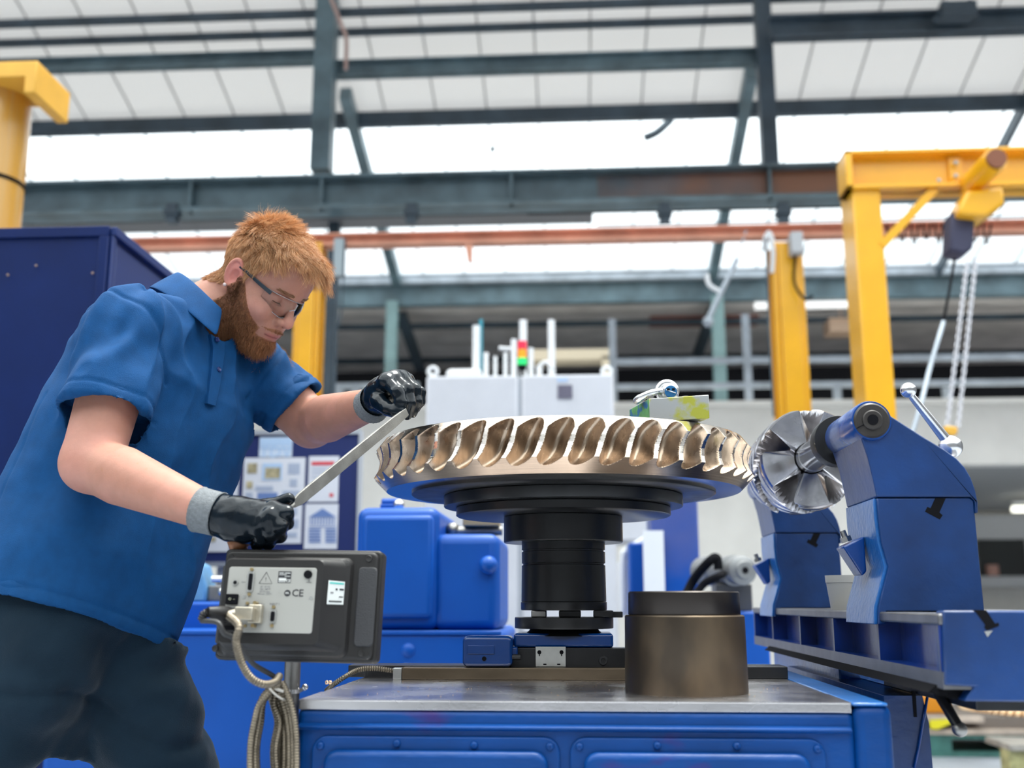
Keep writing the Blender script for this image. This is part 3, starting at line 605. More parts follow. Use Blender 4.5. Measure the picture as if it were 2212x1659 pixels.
obj('bottom_board', MB().box((xa,Yp+.01,0),(xb2,Yp+.6,zz(1626))), GRN, t, bevel=.003)
tag(obj('support_batten', MB().box((xa,Yp+.1,zz(1577)),(xb2,Yp+1.1,zz(1552))), mat('batten', (.2,.17,.15), .8)), 'dark timber packing on top of the green pallet', 'timber')
tag(obj('wooden_board', MB().box((xa,Yp+.0,zz(1561)),(A(2130,1600,Yp).x,Yp+.09,zz(1550))), WD), 'pale board on the pallet behind the dangling clamp lever', 'board')
tag(obj('yellow_sheet', MB().prism([A(2008,1556,Yp-.02), A(2048,1553,Yp-.02), A(2060,1560,Yp-.02), A(2025,1576,Yp-.02), A(2010,1574,Yp-.02)], (0,.01,0)), mat('bright_yellow', (.85,.75,.02), .6)), 'bright yellow sheet draped on the pallet, bottom right', 'sheet')
tag(obj('orange_crate', MB().box((A(1996,1500,Yp+.3).x,Yp+.3,zz(1552)),(A(2052,1500,Yp+.3).x,Yp+.55,A(2000,1504,Yp+.3).z)), mat('orange_plastic', (.8,.3,.01), .5), bevel=.01), 'orange crate on the pallet behind the clamp lever', 'crate')
# gold worm wheel lying on the pallet
BRZ2 = mat('worm_bronze', (.72,.50,.30), .28, metal=1, noise=.15, nscale=20)
def gear(name, label, c, R, hgt, N, m, bore=.12):
    mb = MB(); n = N*6
    rows = []
    for i in range(9):
        tt = i/8; row = []
        for k in range(n):
            a_ = 2*math.pi*k/n; u = (k/6 + tt*.7) % 1.0
            rr = R - .03*R*math.sin(math.pi*tt) - .045*R*(.5+.5*math.cos(2*math.pi*u))*math.sin(math.pi*min(1,max(0,tt)))**.4
            row.append((c[0]+rr*math.cos(a_), c[1]+rr*math.sin(a_), c[2]+hgt*tt))
        rows.append(row)
    for s_, zz_ in ((0, c[2]), (1, c[2]+hgt)): pass
    inner_b = [(c[0]+bore*math.cos(2*math.pi*k/n), c[1]+bore*math.sin(2*math.pi*k/n), c[2]) for k in range(n)]
    inner_t = [(x, y, c[2]+hgt) for x, y, z in inner_b]
    allr = [inner_b] + rows + [inner_t]; vs = [v for r_ in allr for v in r_]; fs = []; R_ = len(allr)
    for i in range(R_):
        for k in range(n):
            j = (i+1) % R_; fs.append((i*n+k, i*n+(k+1)%n, j*n+(k+1)%n, j*n+k))
    mb.add(vs, fs); return tag(obj(name, mb, m, shade=60), label, 'gear')
Yq = Yp+.62; zb3 = zz(1552)+.001
gear('worm_wheel', 'bronze worm wheel lying on the pallet at the bottom right corner', (A(2262,1500,Yq).x, Yq, zb3+.001), .60, A(2150,1512,Yq-.55).z - zb3, 70, BRZ2)
t = thing('wooden_crate', 'weathered timber skid standing on the floor at the bottom right corner', 'crate', (A(2200,1640,6.0).x, 6.0, 0))
a, b = A(2184,1640,6.0), A(2184,1614,6.0)
obj('top_board', MB().box((a.x,6.0,b.z-.02),(a.x+.7,6.35,b.z+.012)), mat('grey_wood', (.3,.28,.25), .8, noise=.3, nscale=14), t, bevel=.003)
obj('block', MB().box((a.x,6.02,0),(a.x+.09,6.15,b.z-.02)), mat('mossy_wood', (.36,.34,.16), .8, noise=.4, nscale=20), t, bevel=.003)
# ================================================================ foreground machine table
ZT = .86
TBL = mat('table_blue', (.0006,.050,.225), .38, noise=.18, nscale=7, coat=.0, spec=.28, bump=.18, bscale=55, stretch=(1,1,2.5), col2=(.05,.02,.14), c2amt=.66, c2scale=5, c2sharp=.05)
TBLP = mat('thick_blue_enamel', (.001,.050,.25), .26, noise=.15, nscale=9, coat=.35, bump=.5, bscale=22)
NVE = mat('fixture_blue', (.003,.036,.155), .36, noise=.3, nscale=9, coat=.2, bump=.3, bscale=40)
LBE = mat('lit_light_blue', (.008,.12,.40), .3, noise=.2, nscale=14, coat=.5, bump=.5, bscale=90)  # lighter blue: light on left-facing flanks and the table edge put into the colour
GST = mat('ground_steel', (.64,.62,.63), .26, metal=1, noise=.22, nscale=4, bump=.04, bscale=200, rnoise=.08, stretch=(1,1,1))
BLK = mat('black_oxide', (.035,.035,.037), .36, metal=.5, noise=.25, nscale=9, rnoise=.08)
BLKS = mat('black_oxide_satin', (.022,.022,.024), .33, metal=.3, noise=.2, nscale=20, spec=.45)
BRW = mat('oiled_brown_steel', (.165,.125,.085), .42, metal=.75, noise=.3, nscale=18, stretch=(.4,1,1))
SIL = mat('satin_silver', (.58,.58,.56), .35, metal=.85, noise=.12, nscale=30)
fl, fr = K(640,1511,ZT), K(1925,1520,ZT); Yf = (fl.y+fr.y)/2
XL, XR = A(643,1511,Yf).x, A(1925,1520,Yf).x
Yb1 = K(1100,1469,ZT).y; Yb2 = K(1100,1465.5,ZT).y + .012; YA = Yb1 + .105
t = thing('machine_table', 'blue cast machine table with a bright steel top in the foreground', 'machine', ((XL+XR)/2, Yf+.4, 0))
ex = A(1846,1600,Yf).x
obj('casting', MB().box((XL, Yf, 0), (ex+.002, Yf+.95, ZT-.012)), TBL, t, bevel=.010, bseg=3)
obj('corner_post', MB().box((ex, Yf-.006, 0), (XR, Yf+.95, ZT-.002)), TBL, t, bevel=.014, bseg=4)
xs_ = K(1846,1515,ZT).x
obj('top_plate', MB().box((XL+.002, Yf, ZT-.014), (ex-.001, Yf+.95, ZT)), GST, t, bevel=.0015)
obj('front_strip', MB().box((XL+.002, Yf+.0, ZT-.0005), (ex-.001, K(1100,1497,ZT).y, ZT+.0006)), GST, t)
obj('painted_edge', MB().box((ex-.001, Yf-.006, ZT-.004), (XR-.006, Yf+.95, ZT+.0008)), LBE, t, bevel=.004)
# ledge line and recessed doors on the front
z1 = A(1100,1563,Yf).z; z2 = A(1100,1574,Yf).z
obj('ledge', MB().prism([(XL+.004,Yf-.0005,z1),(XL+.004,Yf-.010,z1-.004),(XL+.004,Yf-.010,z2),(XL+.004,Yf-.0005,z2-.004)], (ex-XL-.008,0,0)), TBL, t, bevel=.003)
def rrect(x0, z0, x1, z1, r, n=5):
    out = []
    for cx_, cz_, a0 in ((x1-r,z1-r,0),(x0+r,z1-r,90),(x0+r,z0+r,180),(x1-r,z0+r,270)):
        for k in range(n+1):
            a_ = math.radians(a0 + 90*k/n); out.append((cx_+r*math.cos(a_), cz_+r*math.sin(a_)))
    return out
def door(nm, px0, px1, y0, ix0, ix1, iy0, riv, lab=None):
    a, b = A(px0, y0, Yf-.005), A(px1, y0, Yf-.005); zb = .38
    d_ = obj(nm, MB().prism([(x, Yf-.006, z) for x, z in rrect(a.x, zb, b.x, a.z, .022)], (0,.007,0)), TBL, t, bevel=.0025, bseg=3)
    a2, b2 = A(ix0, iy0, Yf-.02), A(ix1, iy0, Yf-.02)
    obj('raised_panel', MB().prism([(x, Yf-.022, z) for x, z in rrect(a2.x, zb+.03, b2.x, a2.z, .02)], (0,.018,0)), TBL, d_, bevel=.009, bseg=4)
    for px, py in riv:
        q = A(px, py, Yf-.007); M = Matrix.Translation((q.x, Yf-.0062, q.z)) @ Matrix.Rotation(math.pi/2, 4, 'X')
        obj('screw', MB().lathe([(.0058,0),(.0056,.002),(.0042,.0038),(.0015,.0044),(.0013,.0036),(0,.0036)], M, 16), TBL, d_, shade=50)
door('left_door', 674, 1209, 1589, 697, 1183, 1621, ((692,1611),(857,1606),(1024,1610),(1188,1613)))
door('right_door', 1231, 1782, 1593, 1261, 1752, 1626, ((1252,1613),(1420,1611),(1592,1612),(1766,1618)))
# ---------------------------------------------------------------- bars on the table
def hbar(nm, label, px0, px1, Y, y0, dep, m, z0=ZT, bev=.0015, cat='bar'):
    a, b = A(px0, 1450, Y), A(px1, 1450, Y); zt2 = A((px0+px1)/2, y0, Y).z
    return tag(obj(nm, MB().box((a.x, Y, z0), (b.x, Y+dep, zt2)), m, bevel=bev), label, cat)
hbar('steel_bar', 'long black flat bar lying along the back of the table top', 752, 1702, Yb2, 1438.5, .075, BLK)
hbar('steel_bar', 'brown oiled flat bar lying in front of the long black bar', 868, 1480, Yb1, 1443, .028, BRW)
t = thing('cable_gland', 'small silver connector with an armoured cable at the left end of the brown bar', 'connector', A(857,1465,Yb1))
a, b = A(848,1466,Yb1), A(868,1442,Yb1)
obj('connector', MB().box((a.x,Yb1+.002,ZT),(b.x-.0005,Yb1+.022,b.z-.001)), SIL, t, bevel=.001)
pts = smooth_path([A(849,1449,Yb1+.012), A(810,1444,Yb1+.01), A(775,1447,Yb1), A(745,1462,Yb1-.03), A(716,1482,Yb1-.02), A(705,1492,Yb1-.0)], 16)
def armoured(pts, r, mb, pitch=.0042):
    # corrugated hose: radius ripples along its length
    P = [Vector(p) for p in pts]; L_ = [0]
    for i in range(1, len(P)): L_.append(L_[-1] + (P[i]-P[i-1]).length)
    n = max(8, int(L_[-1]/pitch*4)); out = []; rr = []; j = 0
    for k in range(n+1):
        s_ = L_[-1]*k/n
        while j < len(P)-2 and L_[j+1] < s_: j += 1
        f = (s_-L_[j])/max(1e-9, L_[j+1]-L_[j]); out.append(P[j].lerp(P[j+1], min(1, f)))
        rr.append(r*(1.0, .93, .8, .93)[k % 4])
    mb.tube(out, rr, 10); return mb
ARM = mat('armoured_hose', (.21,.175,.13), .36, metal=.75, noise=.2, nscale=60)
obj('armoured_cable', armoured(pts, .0048, MB()), ARM, t, shade=50)
# ---------------------------------------------------------------- spindle carrying the wheel
CX = A(1217, 1200, YA).x
def zc_(y): return A(1217, y, YA).z
def RR(hw):
    tt = hw/F; return YA*.997*tt/math.sqrt(1+tt*tt)
MA = Matrix.Translation((CX, YA, 0))
t = thing('slide_block', 'dark steel slide block with a silver plate carrying the spindle', 'block', (CX, YA, ZT))
zbt = A(1100,1443,Yb1).z; ztb = zc_(1396)
xa, xb3 = A(1103,1420,Yb1+.03).x, A(1420,1420,Yb1+.03).x
obj('block', MB().box((xa, Yb1+.030, ZT), (xb3, Yb1+.072, ztb)), BLKS, t, bevel=.0015)
a, b = A(1157,1441,Yb1+.028), A(1222,1397,Yb1+.028)
obj('silver_plate', MB().box((a.x,Yb1+.026,zbt+.001),(b.x,Yb1+.030,b.z)), SIL, t, bevel=.0006)
for px in (1165,1213):
    q = A(px,1409,Yb1+.026); obj('screw_hole', MB().cyl((q.x,Yb1+.0255,q.z),(q.x,Yb1+.0262,q.z),.0038,seg=14).cbox((q.x,Yb1+.0258,q.z-.005),(.002,.0006,.004)), DARK, t)
for px in (1177,1207):
    q = A(px,1435,Yb1+.026); obj('notch', MB().cbox((q.x,Yb1+.0258,q.z),(.006,.0006,.0022)), DARK, t)
q = A(1303,1427,Yb1+.03); M = Matrix.Translation((q.x,Yb1+.030,q.z)) @ Matrix.Rotation(math.pi/2,4,'X')
obj('socket_screw', MB().lathe([(.0085,0),(.0085,.002),(.0075,.003),(.0045,.003),(.004,.0008),(0,.0008)], M, 24), BLK, t, shade=40)
t = thing('casting_block', 'small blue painted cast block left of the spindle foot', 'block', A(1060,1440,Yb1))
a, b = A(999,1441,Yb1+.0), A(1107,1374,Yb1)
obj('body', MB().prism([(x,Yb1-.004,z) for x, z in rrect(a.x, A(1060,1442,Yb1).z+.001, b.x, b.z, .010)], (0,.06,0)), TBLP, t, bevel=.006, bseg=3)
obj('spigot', MB().box((b.x-.004,Yb1+.008,A(1,1421,Yb1).z),(A(1116,1,Yb1).x,Yb1+.03,A(1,1395,Yb1).z)), TBLP, t, bevel=.003)
obj('bolt', MB().cyl((b.x-.002,Yb1+.004,A(1,1416,Yb1).z),(A(1122,1,Yb1).x,Yb1+.004,A(1,1416,Yb1).z),.005), BLK, t, shade=40)
q = A(1046,1423,Yb1-.004); obj('oil_hole', MB().cyl((q.x,Yb1-.0048,q.z),(q.x,Yb1-.003,q.z),.0042,seg=14), DARK, t)
obj('raised_plate', MB().prism([(x,Yb1-.0055,z) for x, z in rrect(A(1022,1,Yb1).x, A(1,1410,Yb1).z, A(1073,1,Yb1).x, A(1,1391,Yb1).z, .002)], (0,.003,0)), TBLP, t, bevel=.001)
# turned spindle
t = thing('spindle', 'black turned spindle stack standing under the bronze wheel', 'spindle', (CX, YA, zc_(1397)))
zb_ = A(1217,1397,YA-.07).z
xa, xb3 = A(1109,1380,YA-.075).x, A(1325,1380,YA-.075).x
obj('blue_foot', MB().prism([(x, YA-.070, z) for x, z in rrect(xa, ztb, xb3, zc_(1366)+.0, .006)], (0,.14,0)), TBLP, t, bevel=.005, bseg=3)
obj('neck', MB().lathe([(RR(86),zc_(1372)),(RR(74),zc_(1362)),(RR(70),zc_(1356))], MA, 64), BLKS, t, shade=40)
obj('lower_flange', MB().lathe([(RR(103),zc_(1357)),(RR(104),zc_(1355)),(RR(104),zc_(1334)),(RR(103),zc_(1333))], MA, 96), BLK, t, shade=40)
for px0, px1, m_ in ((1143,1172,METALD),(1196,1238,BLKS),(1262,1300,BLKS)):
    a, b = A(px0,1,YA-.05).x, A(px1,1,YA-.05).x; obj('spacer', MB().box((a,YA-.06,zc_(1333)),(b,YA-.02,zc_(1318))), m_, t, bevel=.002)
obj('lock_tab', MB().box((A(1263,1,YA-.05).x,YA-.03,zc_(1333.5)),(A(1319,1,YA-.05).x,YA+.02,zc_(1321))), BLK, t, bevel=.001)
pr = [(RR(90),zc_(1318)),(RR(91),zc_(1316)),(RR(91),zc_(1301)),(RR(89),zc_(1299.5)),(RR(90),zc_(1298)),(RR(89),zc_(1222)),(RR(86),zc_(1220.5)),(RR(86),zc_(1218)),(RR(89),zc_(1217)),(RR(89),zc_(1193)),(RR(86),zc_(1192)),(RR(86),zc_(1189)),(RR(89),zc_(1188)),(RR(89),zc_(1172))]
obj('shaft', MB().lathe(pr, MA, 128), BLKS, t, shade=35)
obj('hub', MB().lathe([(RR(126),zc_(1173)),(RR(127.5),zc_(1171)),(RR(127.5),zc_(1119)),(RR(126),zc_(1117))], MA, 128), BLKS, t, shade=35)
obj('mounting_flange', MB().lathe([(RR(120),zc_(1117)),(RR(228),zc_(1117)),(RR(231),zc_(1115)),(RR(231),zc_(1100)),(RR(229),zc_(1098)),(RR(257),zc_(1097)),(RR(258),zc_(1095)),(RR(258),zc_(1075)),(RR(256),zc_(1073)),(RR(100),zc_(1073))], MA, 160), BLKS, t, shade=35)
mb = MB().lathe([(RR(240),zc_(1073)),(RR(326),zc_(1073)),(RR(329),zc_(1071)),(RR(329),zc_(1059)),(RR(240),zc_(1059))], MA, 160, closed=True)
obj('face_plate', mb, BLK, t, shade=35)
# ---------------------------------------------------------------- bronze worm wheel
def brushed(name, col, rough, sc_=(60,60,900), amt=.25):
    m = mat(name, col, rough, metal=1, noise=amt, nscale=1.0, stretch=sc_, rnoise=.06, detail=2); return m
BRC = mat('cut_bronze', (.44,.335,.25), .30, metal=1, noise=.22, nscale=1.0, stretch=(55,55,16), rnoise=.08, detail=3, bump=.03, bscale=3.0)
BRT = mat('turned_bronze', (.86,.77,.67), .17, metal=1, noise=.10, nscale=1.0, stretch=(3,3,700), rnoise=.04, detail=2)
NT = 45; NS = 44; NV = 72
Rt, Rm, Rb, Rl = RR(409), RR(402), RR(412), RR(384)
PRF = [(RR(391), .3055), (RR(409.5), .2855), (RR(403), .2720), (RR(400.5), .2600), (RR(404), .2460), (RR(412.5), .2340), (RR(384), .2090)]
_pl = np.array(PRF); _sl = np.concatenate([[0], np.cumsum(np.linalg.norm(np.diff(_pl, axis=0), axis=1))]); _sl /= _sl[-1]
zT = 1+.3055; zB = 1+.234; zLip = 1+.209
def prof(tt): return float(np.interp(tt, _sl, _pl[:,0])), 1+float(np.interp(tt, _sl, _pl[:,1]))
rows = []; grv = []
TW = 2*math.pi/NT
nA = NT*NS
ang = np.arange(nA)*2*math.pi/nA
def ring(r, z): return np.full(nA, r), np.full(nA, z)
RRs, ZZs, GG = [], [], []
# top chamfer, throat, lower cone
tv = np.unique(np.round(np.concatenate([np.linspace(0, 1, 96), _sl, _sl-.003, _sl+.003]).clip(0,1), 5))
for tt in tv:
    r0, z0 = prof(tt)
    s = (tt + .03)/.98                       # 0..1 along a groove
    # slanted centre line and pointed ends
    th0 = -TW*(1.02*s) + .02
    u = ((ang - th0)/TW + .5) % 1.0 - .5
    if 0 < s < 1:
        wd = .41*min(1, (s/.22))**.7*min(1, ((1-s)/.30))**.8
        wd = max(wd, 1e-3)
        # far wall leans: asymmetric scoop
        rf = Rt - .0335 + .0335*abs((s-.47)/.5)**2.3
        g_ = np.clip(r0 - (rf + .172*np.abs(u + .05*math.sin(6.28*s))**2.05), 0, None)
    else: g_ = np.zeros(nA)
    RRs.append(r0 - g_); ZZs.append(np.full(nA, z0)); GG.append(g_)
RRs = np.array(RRs); ZZs = np.array(ZZs); GG = np.array(GG)
nr = len(tv)
Vx = CX + RRs*np.cos(ang); Vy = YA + RRs*np.sin(ang)
V = np.stack([Vx, Vy, ZZs], -1).reshape(-1, 3)
ii = np.arange(nr-1)[:, None]*nA; kk = np.arange(nA)[None, :]; k2 = (kk+1) % nA
Fq = np.stack([ii+kk, ii+nA+kk, ii+nA+k2, ii+k2], -1).reshape(-1, 4)
gm = np.maximum(np.maximum(GG[:-1], GG[1:]), np.maximum(np.roll(GG,-1,1)[:-1], np.roll(GG,-1,1)[1:])).reshape(-1)
mi = (gm > .0005).astype(int); low_ = np.repeat(tv[:-1] > _sl[5]-.001, nA); mi[(mi == 0) & low_] = 2  # lower cone gets darker bronze: its dark reflection is put into the colour
extra = [(.5*0+RRs[0].min()-.03, zT+.004), (.22, zT+.004), (.22, zT-.004), (.08, zT-.004), (.08, zLip+.012), (RR(331), zLip+.012), (RR(331), zLip), (RR(382), zLip-.0002)]
vs = [tuple(p) for p in V]; fs = [tuple(int(x) for x in f_) for f_ in Fq]; mil = list(mi)
base = len(vs); ne = len(extra); SE = nA//4
# close with a coarser inner body
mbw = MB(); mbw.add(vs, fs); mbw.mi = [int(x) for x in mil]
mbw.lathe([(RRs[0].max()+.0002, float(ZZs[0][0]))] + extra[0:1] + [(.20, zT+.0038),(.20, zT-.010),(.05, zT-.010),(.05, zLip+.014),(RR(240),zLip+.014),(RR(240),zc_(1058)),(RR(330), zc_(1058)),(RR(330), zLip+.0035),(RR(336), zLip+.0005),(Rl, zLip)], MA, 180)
wheel = tag(obj('worm_wheel', mbw, [BRT, BRC, mat('shaded_turned_bronze', (.42,.33,.26), .25, metal=1, noise=.2, nscale=1.0, stretch=(3,3,700), detail=2)], shade=32), 'large polished bronze worm wheel with slanted scooped teeth on the black spindle', 'gear')
mb = MB()
for k in range(20):
    a_ = -math.pi*(.06+.88*k/19)
    for off in (RR(362),):
        c_ = (CX+off*math.cos(a_), YA+off*math.sin(a_), zLip+.0005); mb.sphere(c_, .0022, 6, 4, (1,1,.3))
o = obj('pin', mb, BRT, wheel)
# fixture on the wheel
ztop = zT + .0046
t = thing('swivel_hoist', 'paint-splashed steel block with a silver eyebolt on top of the wheel', 'fixture', (A(1445,880,1.93).x, 1.93, ztop))
PNT = mat('splashed_silver', (.40,.41,.42), .45, metal=.6, col2=(.42,.42,.06), c2amt=.55, c2scale=26, c2sharp=.05)
PNT2 = mat('splashed_green', (.10,.30,.10), .5, noise=.3, nscale=60, col2=(.01,.12,.30), c2amt=.55, c2scale=40, c2sharp=.03)
c0 = A(1402,861,1.86); c1 = A(1532,874,1.83); c2_ = A(1359,869,1.97)
h0 = c0.z - ztop; b0_ = Vector((c0.x, c0.y, ztop)); b1_ = Vector((c1.x, c1.y, ztop)); b2_ = Vector((c2_.x, c2_.y, ztop)); b3_ = b1_ + (b2_-b0_)
mb = MB().prism([b0_, b1_, b3_, b2_], (0,0,h0)); mb.mi = [0,0,0,0,0,1]
obj('block', mb, [PNT, PNT2], t, bevel=.0012)
zt3 = c0.z
CHR = mat('chrome_paint', (.75,.77,.80), .2, metal=.8, noise=.15, nscale=40, coat=.5)
q = A(1441,845,1.90)
M = Matrix.Translation((q.x,1.90,q.z)) @ Matrix.Rotation(math.pi/2, 4, 'X')
obj('eye_ring', MB().lathe([(.0155+.0065*math.cos(k*math.pi/5), .0065*math.sin(k*math.pi/5)) for k in range(10)], M, 36, closed=True), CHR, t, shade=180)
obj('ball', MB().sphere(A(1446,845,1.885), .0150, 28, 18), CHR, t, shade=180)
qb = A(1449,846,1.872); M = Matrix.Translation(qb) @ Matrix.Rotation(math.pi/2+.1, 4, 'X')
dsk = obj('end_cap', MB().lathe([(.0112,0),(.0105,.002),(0,.0026)], M, 28), mat('cap_blue', (.01,.13,.33), .3, coat=.4), t, shade=60)
mb = MB()
for dx in (-.0045, .0045): mb.cbox((qb.x+dx, qb.y-.0032, qb.z+.0035), (.005,.001,.004))
obj('cap_mark', mb, DARK, dsk)
obj('cap_band', MB().cbox((qb.x, qb.y-.0030, qb.z+.0), (.018,.001,.0016), Matrix.Rotation(.35,3,'Y')), WHITE, dsk)
obj('arm', MB().tube(smooth_path([A(1436,843,1.89), A(1410,848,1.88), A(1384,859,1.885), A(1375,866,1.90)]), [.006]*8+[.0065]*8+[.007]*9, 12), CHR, t, shade=180)
obj('base_boss', MB().cyl((q.x,1.895,zt3-.0005),(q.x,1.895,q.z-.014),.012,.010), mat('boss_green', (.25,.42,.12), .4, metal=.3), t, shade=40)
for px, py in ((1406,856),(1481,864)):
    q = A(px, py, 1.875); obj('cap_screw', MB().cyl((q.x,1.875,zt3-.001),(q.x,1.875,zt3+.0065),.0062,seg=18), METALD, t, shade=40)
# ---------------------------------------------------------------- standing steel cylinder
q = K(1480,1500,ZT); tt = 124.5/F
Yc2 = K(1480,1507,ZT).y; Rc = Yc2*tt*1.07; cyY = Yc2 + Rc; cxx = A(1480,1400,cyY).x
def zcy(y): return A(1480, y, cyY-.0).z
t = thing('steel_bush', 'large brown steel bush standing upright on the table top, right of the spindle', 'bush', (cxx, cyY, ZT))
CYB = mat('patinated_steel', (.07,.054,.040), .38, metal=.8, noise=.3, nscale=5, rnoise=.1, col2=(.17,.12,.075), c2amt=.56, c2scale=9, c2sharp=.12, stretch=(1,1,.5))
CYT = mat('blued_steel', (.055,.047,.043), .33, metal=.8, noise=.18, nscale=8, rnoise=.06)
zsh = A(1480,1330,Yc2).z; ztp = A(1480,1276.5,Yc2).z
R0, R1 = Rc*1.0, Rc*.918
obj('body', MB().lathe([(R0-.001,ZT),(R0,ZT+.002),(R0*.985,zsh-.002),(R0*.985-.002,zsh),(R1-.01,zsh)], MA@Matrix.Translation((cxx-CX,cyY-YA,0)), 96), CYB, t, shade=35)
obj('collar', MB().lathe([(R1,zsh+.0004),(R1+.0005,zsh+.0014),(R1,ztp-.002),(R1-.002,ztp),(R1-.018,ztp),(R1-.02,ztp-.02)], MA@Matrix.Translation((cxx-CX,cyY-YA,0)), 96), CYT, t, shade=35)
# brass swarf on the table
mb = MB(); rs = random.Random(3)
for k in range(46):
    px, py = rs.uniform(690,1700), rs.choice([rs.uniform(1472,1500), rs.uniform(1480,1505)])
    q = K(px, py, ZT+.001); s = rs.uniform(.0008,.002)
    mb.bar(q, q+Vector((rs.uniform(-s,s)*2, rs.uniform(-s,s), rs.uniform(0,s*.6)+.0002)), .0008, .0006)
for k in range(5):
    q = K(708+rs.uniform(-6,6), 1479+rs.uniform(-2,2), ZT+.001); mb.tube([q+Vector((.004*math.cos(a_*1.3)*.6,0.001*a_, .0035+.003*math.sin(a_*1.3))) for a_ in range(5)], .0007, 5)
tag(obj('swarf', mb, mat('swarf', (.72,.48,.30), .3, metal=1)), 'tiny bronze metal shavings scattered on the table top', 'shavings', kind='stuff')
# ================================================================ right-hand fixture: bed with two supports
XF = .485; ZR = .984
Yn0 = KX(2033,1400,XF).y; Yn1 = KX(1628,1350,XF).y
t = thing('slide_bed', 'long blue cast slide bed with open ribbed side, right of the table', 'machine bed', (XF+.2, 2.2, .5))
zbn = KX(2033,1480,XF).z; zbf = KX(1630,1395,XF).z; zbot = (zbn+zbf)/2
RAILS = mat('bed_steel', (.16,.16,.17), .35, metal=.6, noise=.2, nscale=20)
POCK = mat('pocket_blue', (.004,.035,.22), .3, noise=.3, nscale=12, coat=.5, bump=.4, bscale=30)
zts = KX(2000,1349,XF).z; zbs = KX(2033,1451,XF).z
ys = [KX(px, 1380, XF).y for px in (2028, 1897, 1801, 1729, 1670, 1631)]
obj('core', MB().box((XF+.035, Yn0+.004, zbot), (XF+.42, Yn1, ZR-.004)), POCK, t, bevel=.003)
obj('top_way', MB().box((XF, Yn0+.002, zts), (XF+.06, Yn1, ZR)), RAILS, t, bevel=.003)
obj('top_face', MB().box((XF+.062, Yn0+.002, ZR-.01), (XF+.42, Yn1, ZR-.0005)), RAILS, t, bevel=.001)
mb = MB().box((XF, Yn0+.002, zbot), (XF+.036, Yn1, zbs-.0)); mb.mi[1] = 1; obj('bottom_way', mb, [RAILS, POCK], t)
for i, y in enumerate(ys):
    mb = MB().box((XF, y-.005+(.005 if i==0 else 0), zbs), (XF+.036, y+.005, zts)); mb.mi[-6:] = [1,1,1,1,1,0]; obj('rib', mb, [RAILS, POCK], t)
# end face (facing the camera) with dovetail recess below
def EF(px, py): return A(px, py, Yn0)
pl = [EF(2036,1319), EF(2300,1319), EF(2300,1517), EF(2083,1515), EF(2106,1484), EF(2040,1481)]
obj('end_face', MB().prism(pl, (0,.03,0)), NVE, t, bevel=.003)
obj('dovetail_slot', MB().prism([EF(2040,1482)+Vector((0,.03,0)), EF(2110,1482)+Vector((0,.03,0)), EF(2085,1516)+Vector((0,.03,0)), EF(2020,1500)+Vector((0,.03,0))], (0,1.3,0)), DARK, t)
pt = [(2104,1318),(2130,1318),(2149,1347),(2157,1345),(2158,1352),(2132,1362),(2126,1356),(2128,1350)]
obj('tee_slot', MB().prism([EF(*p)+Vector((0,-.0008,0)) for p in pt], (0,.01,0)), DARK, t)
pt = [(2126,1364),(2144,1362),(2133,1376)]
obj('silver_spot', MB().prism([EF(*p)+Vector((0,-.0008,0)) for p in pt], (0,.002,0)), SIL, t)  # small silver triangle just below the tee slot
obj('underside', MB().box((XF+.05, Yn0+.03, zbot-.03), (XF+.40, 1.98, zbot)), BLK, t, bevel=.002)
# saddle and column carrying the bed
t = thing('bed_pedestal', 'blue pedestal under the slide bed, right behind the table corner', 'pedestal', (XF+.15, 2.2, 0))
xs2 = XF + .018
y0_, y1_ = KX(1812,1450,xs2).y, KX(1672,1420,xs2).y
obj('saddle', MB().box((xs2, y0_, KX(1740,1470,xs2).z-.06), (XF+.12, y1_, zbot-.001)), LBE, t, bevel=.003)
YP0 = 1.80
zz0 = A(1925,1462,YP0).z
xr0 = A(2005,1600,YP0).x
pp = [(XF+.0,YP0,0),(A(2010,1659,YP0).x+.01,YP0,0),(A(2012,1620,YP0).x,YP0,A(2012,1620,YP0).z),(A(2006,1560,YP0).x,YP0,A(2006,1560,YP0).z),(A(1992,1500,YP0).x,YP0,A(1992,1500,YP0).z),(A(1988,1462,YP0).x,YP0,zbot-.032),(XF+.0,YP0,zbot-.032)]
obj('column', MB().prism(pp, (0,.8,0)), NVE, t, bevel=.01, bseg=3)
obj('edge_bead', MB().tube([Vector(A(2004,1500,YP0-.002)), Vector(A(1994,1560,YP0-.004)), Vector(A(1984,1620,YP0-.004)), Vector(A(1975,1659,YP0-.004))], .0022, 6), TBLP, t, shade=180)
obj('slot', MB().prism([A(1970,1492,YP0-.001),A(1978,1494,YP0-.001),A(1981,1549,YP0-.001),A(1974,1549,YP0-.001)], (0,.003,0)), DARK, t)
h = thing('clamp_lever', 'black clamping lever with ball end hanging under the slide bed', 'lever', A(2060,1560,1.62))
obj('rod', MB().cyl(A(2028,1498,1.66), A(2070,1570,1.62), .0085, .0075, seg=20), BLK, h, shade=40)
obj('ball', MB().sphere(A(2073,1576,1.62), .0105, 24, 16), METALD, h, shade=180)
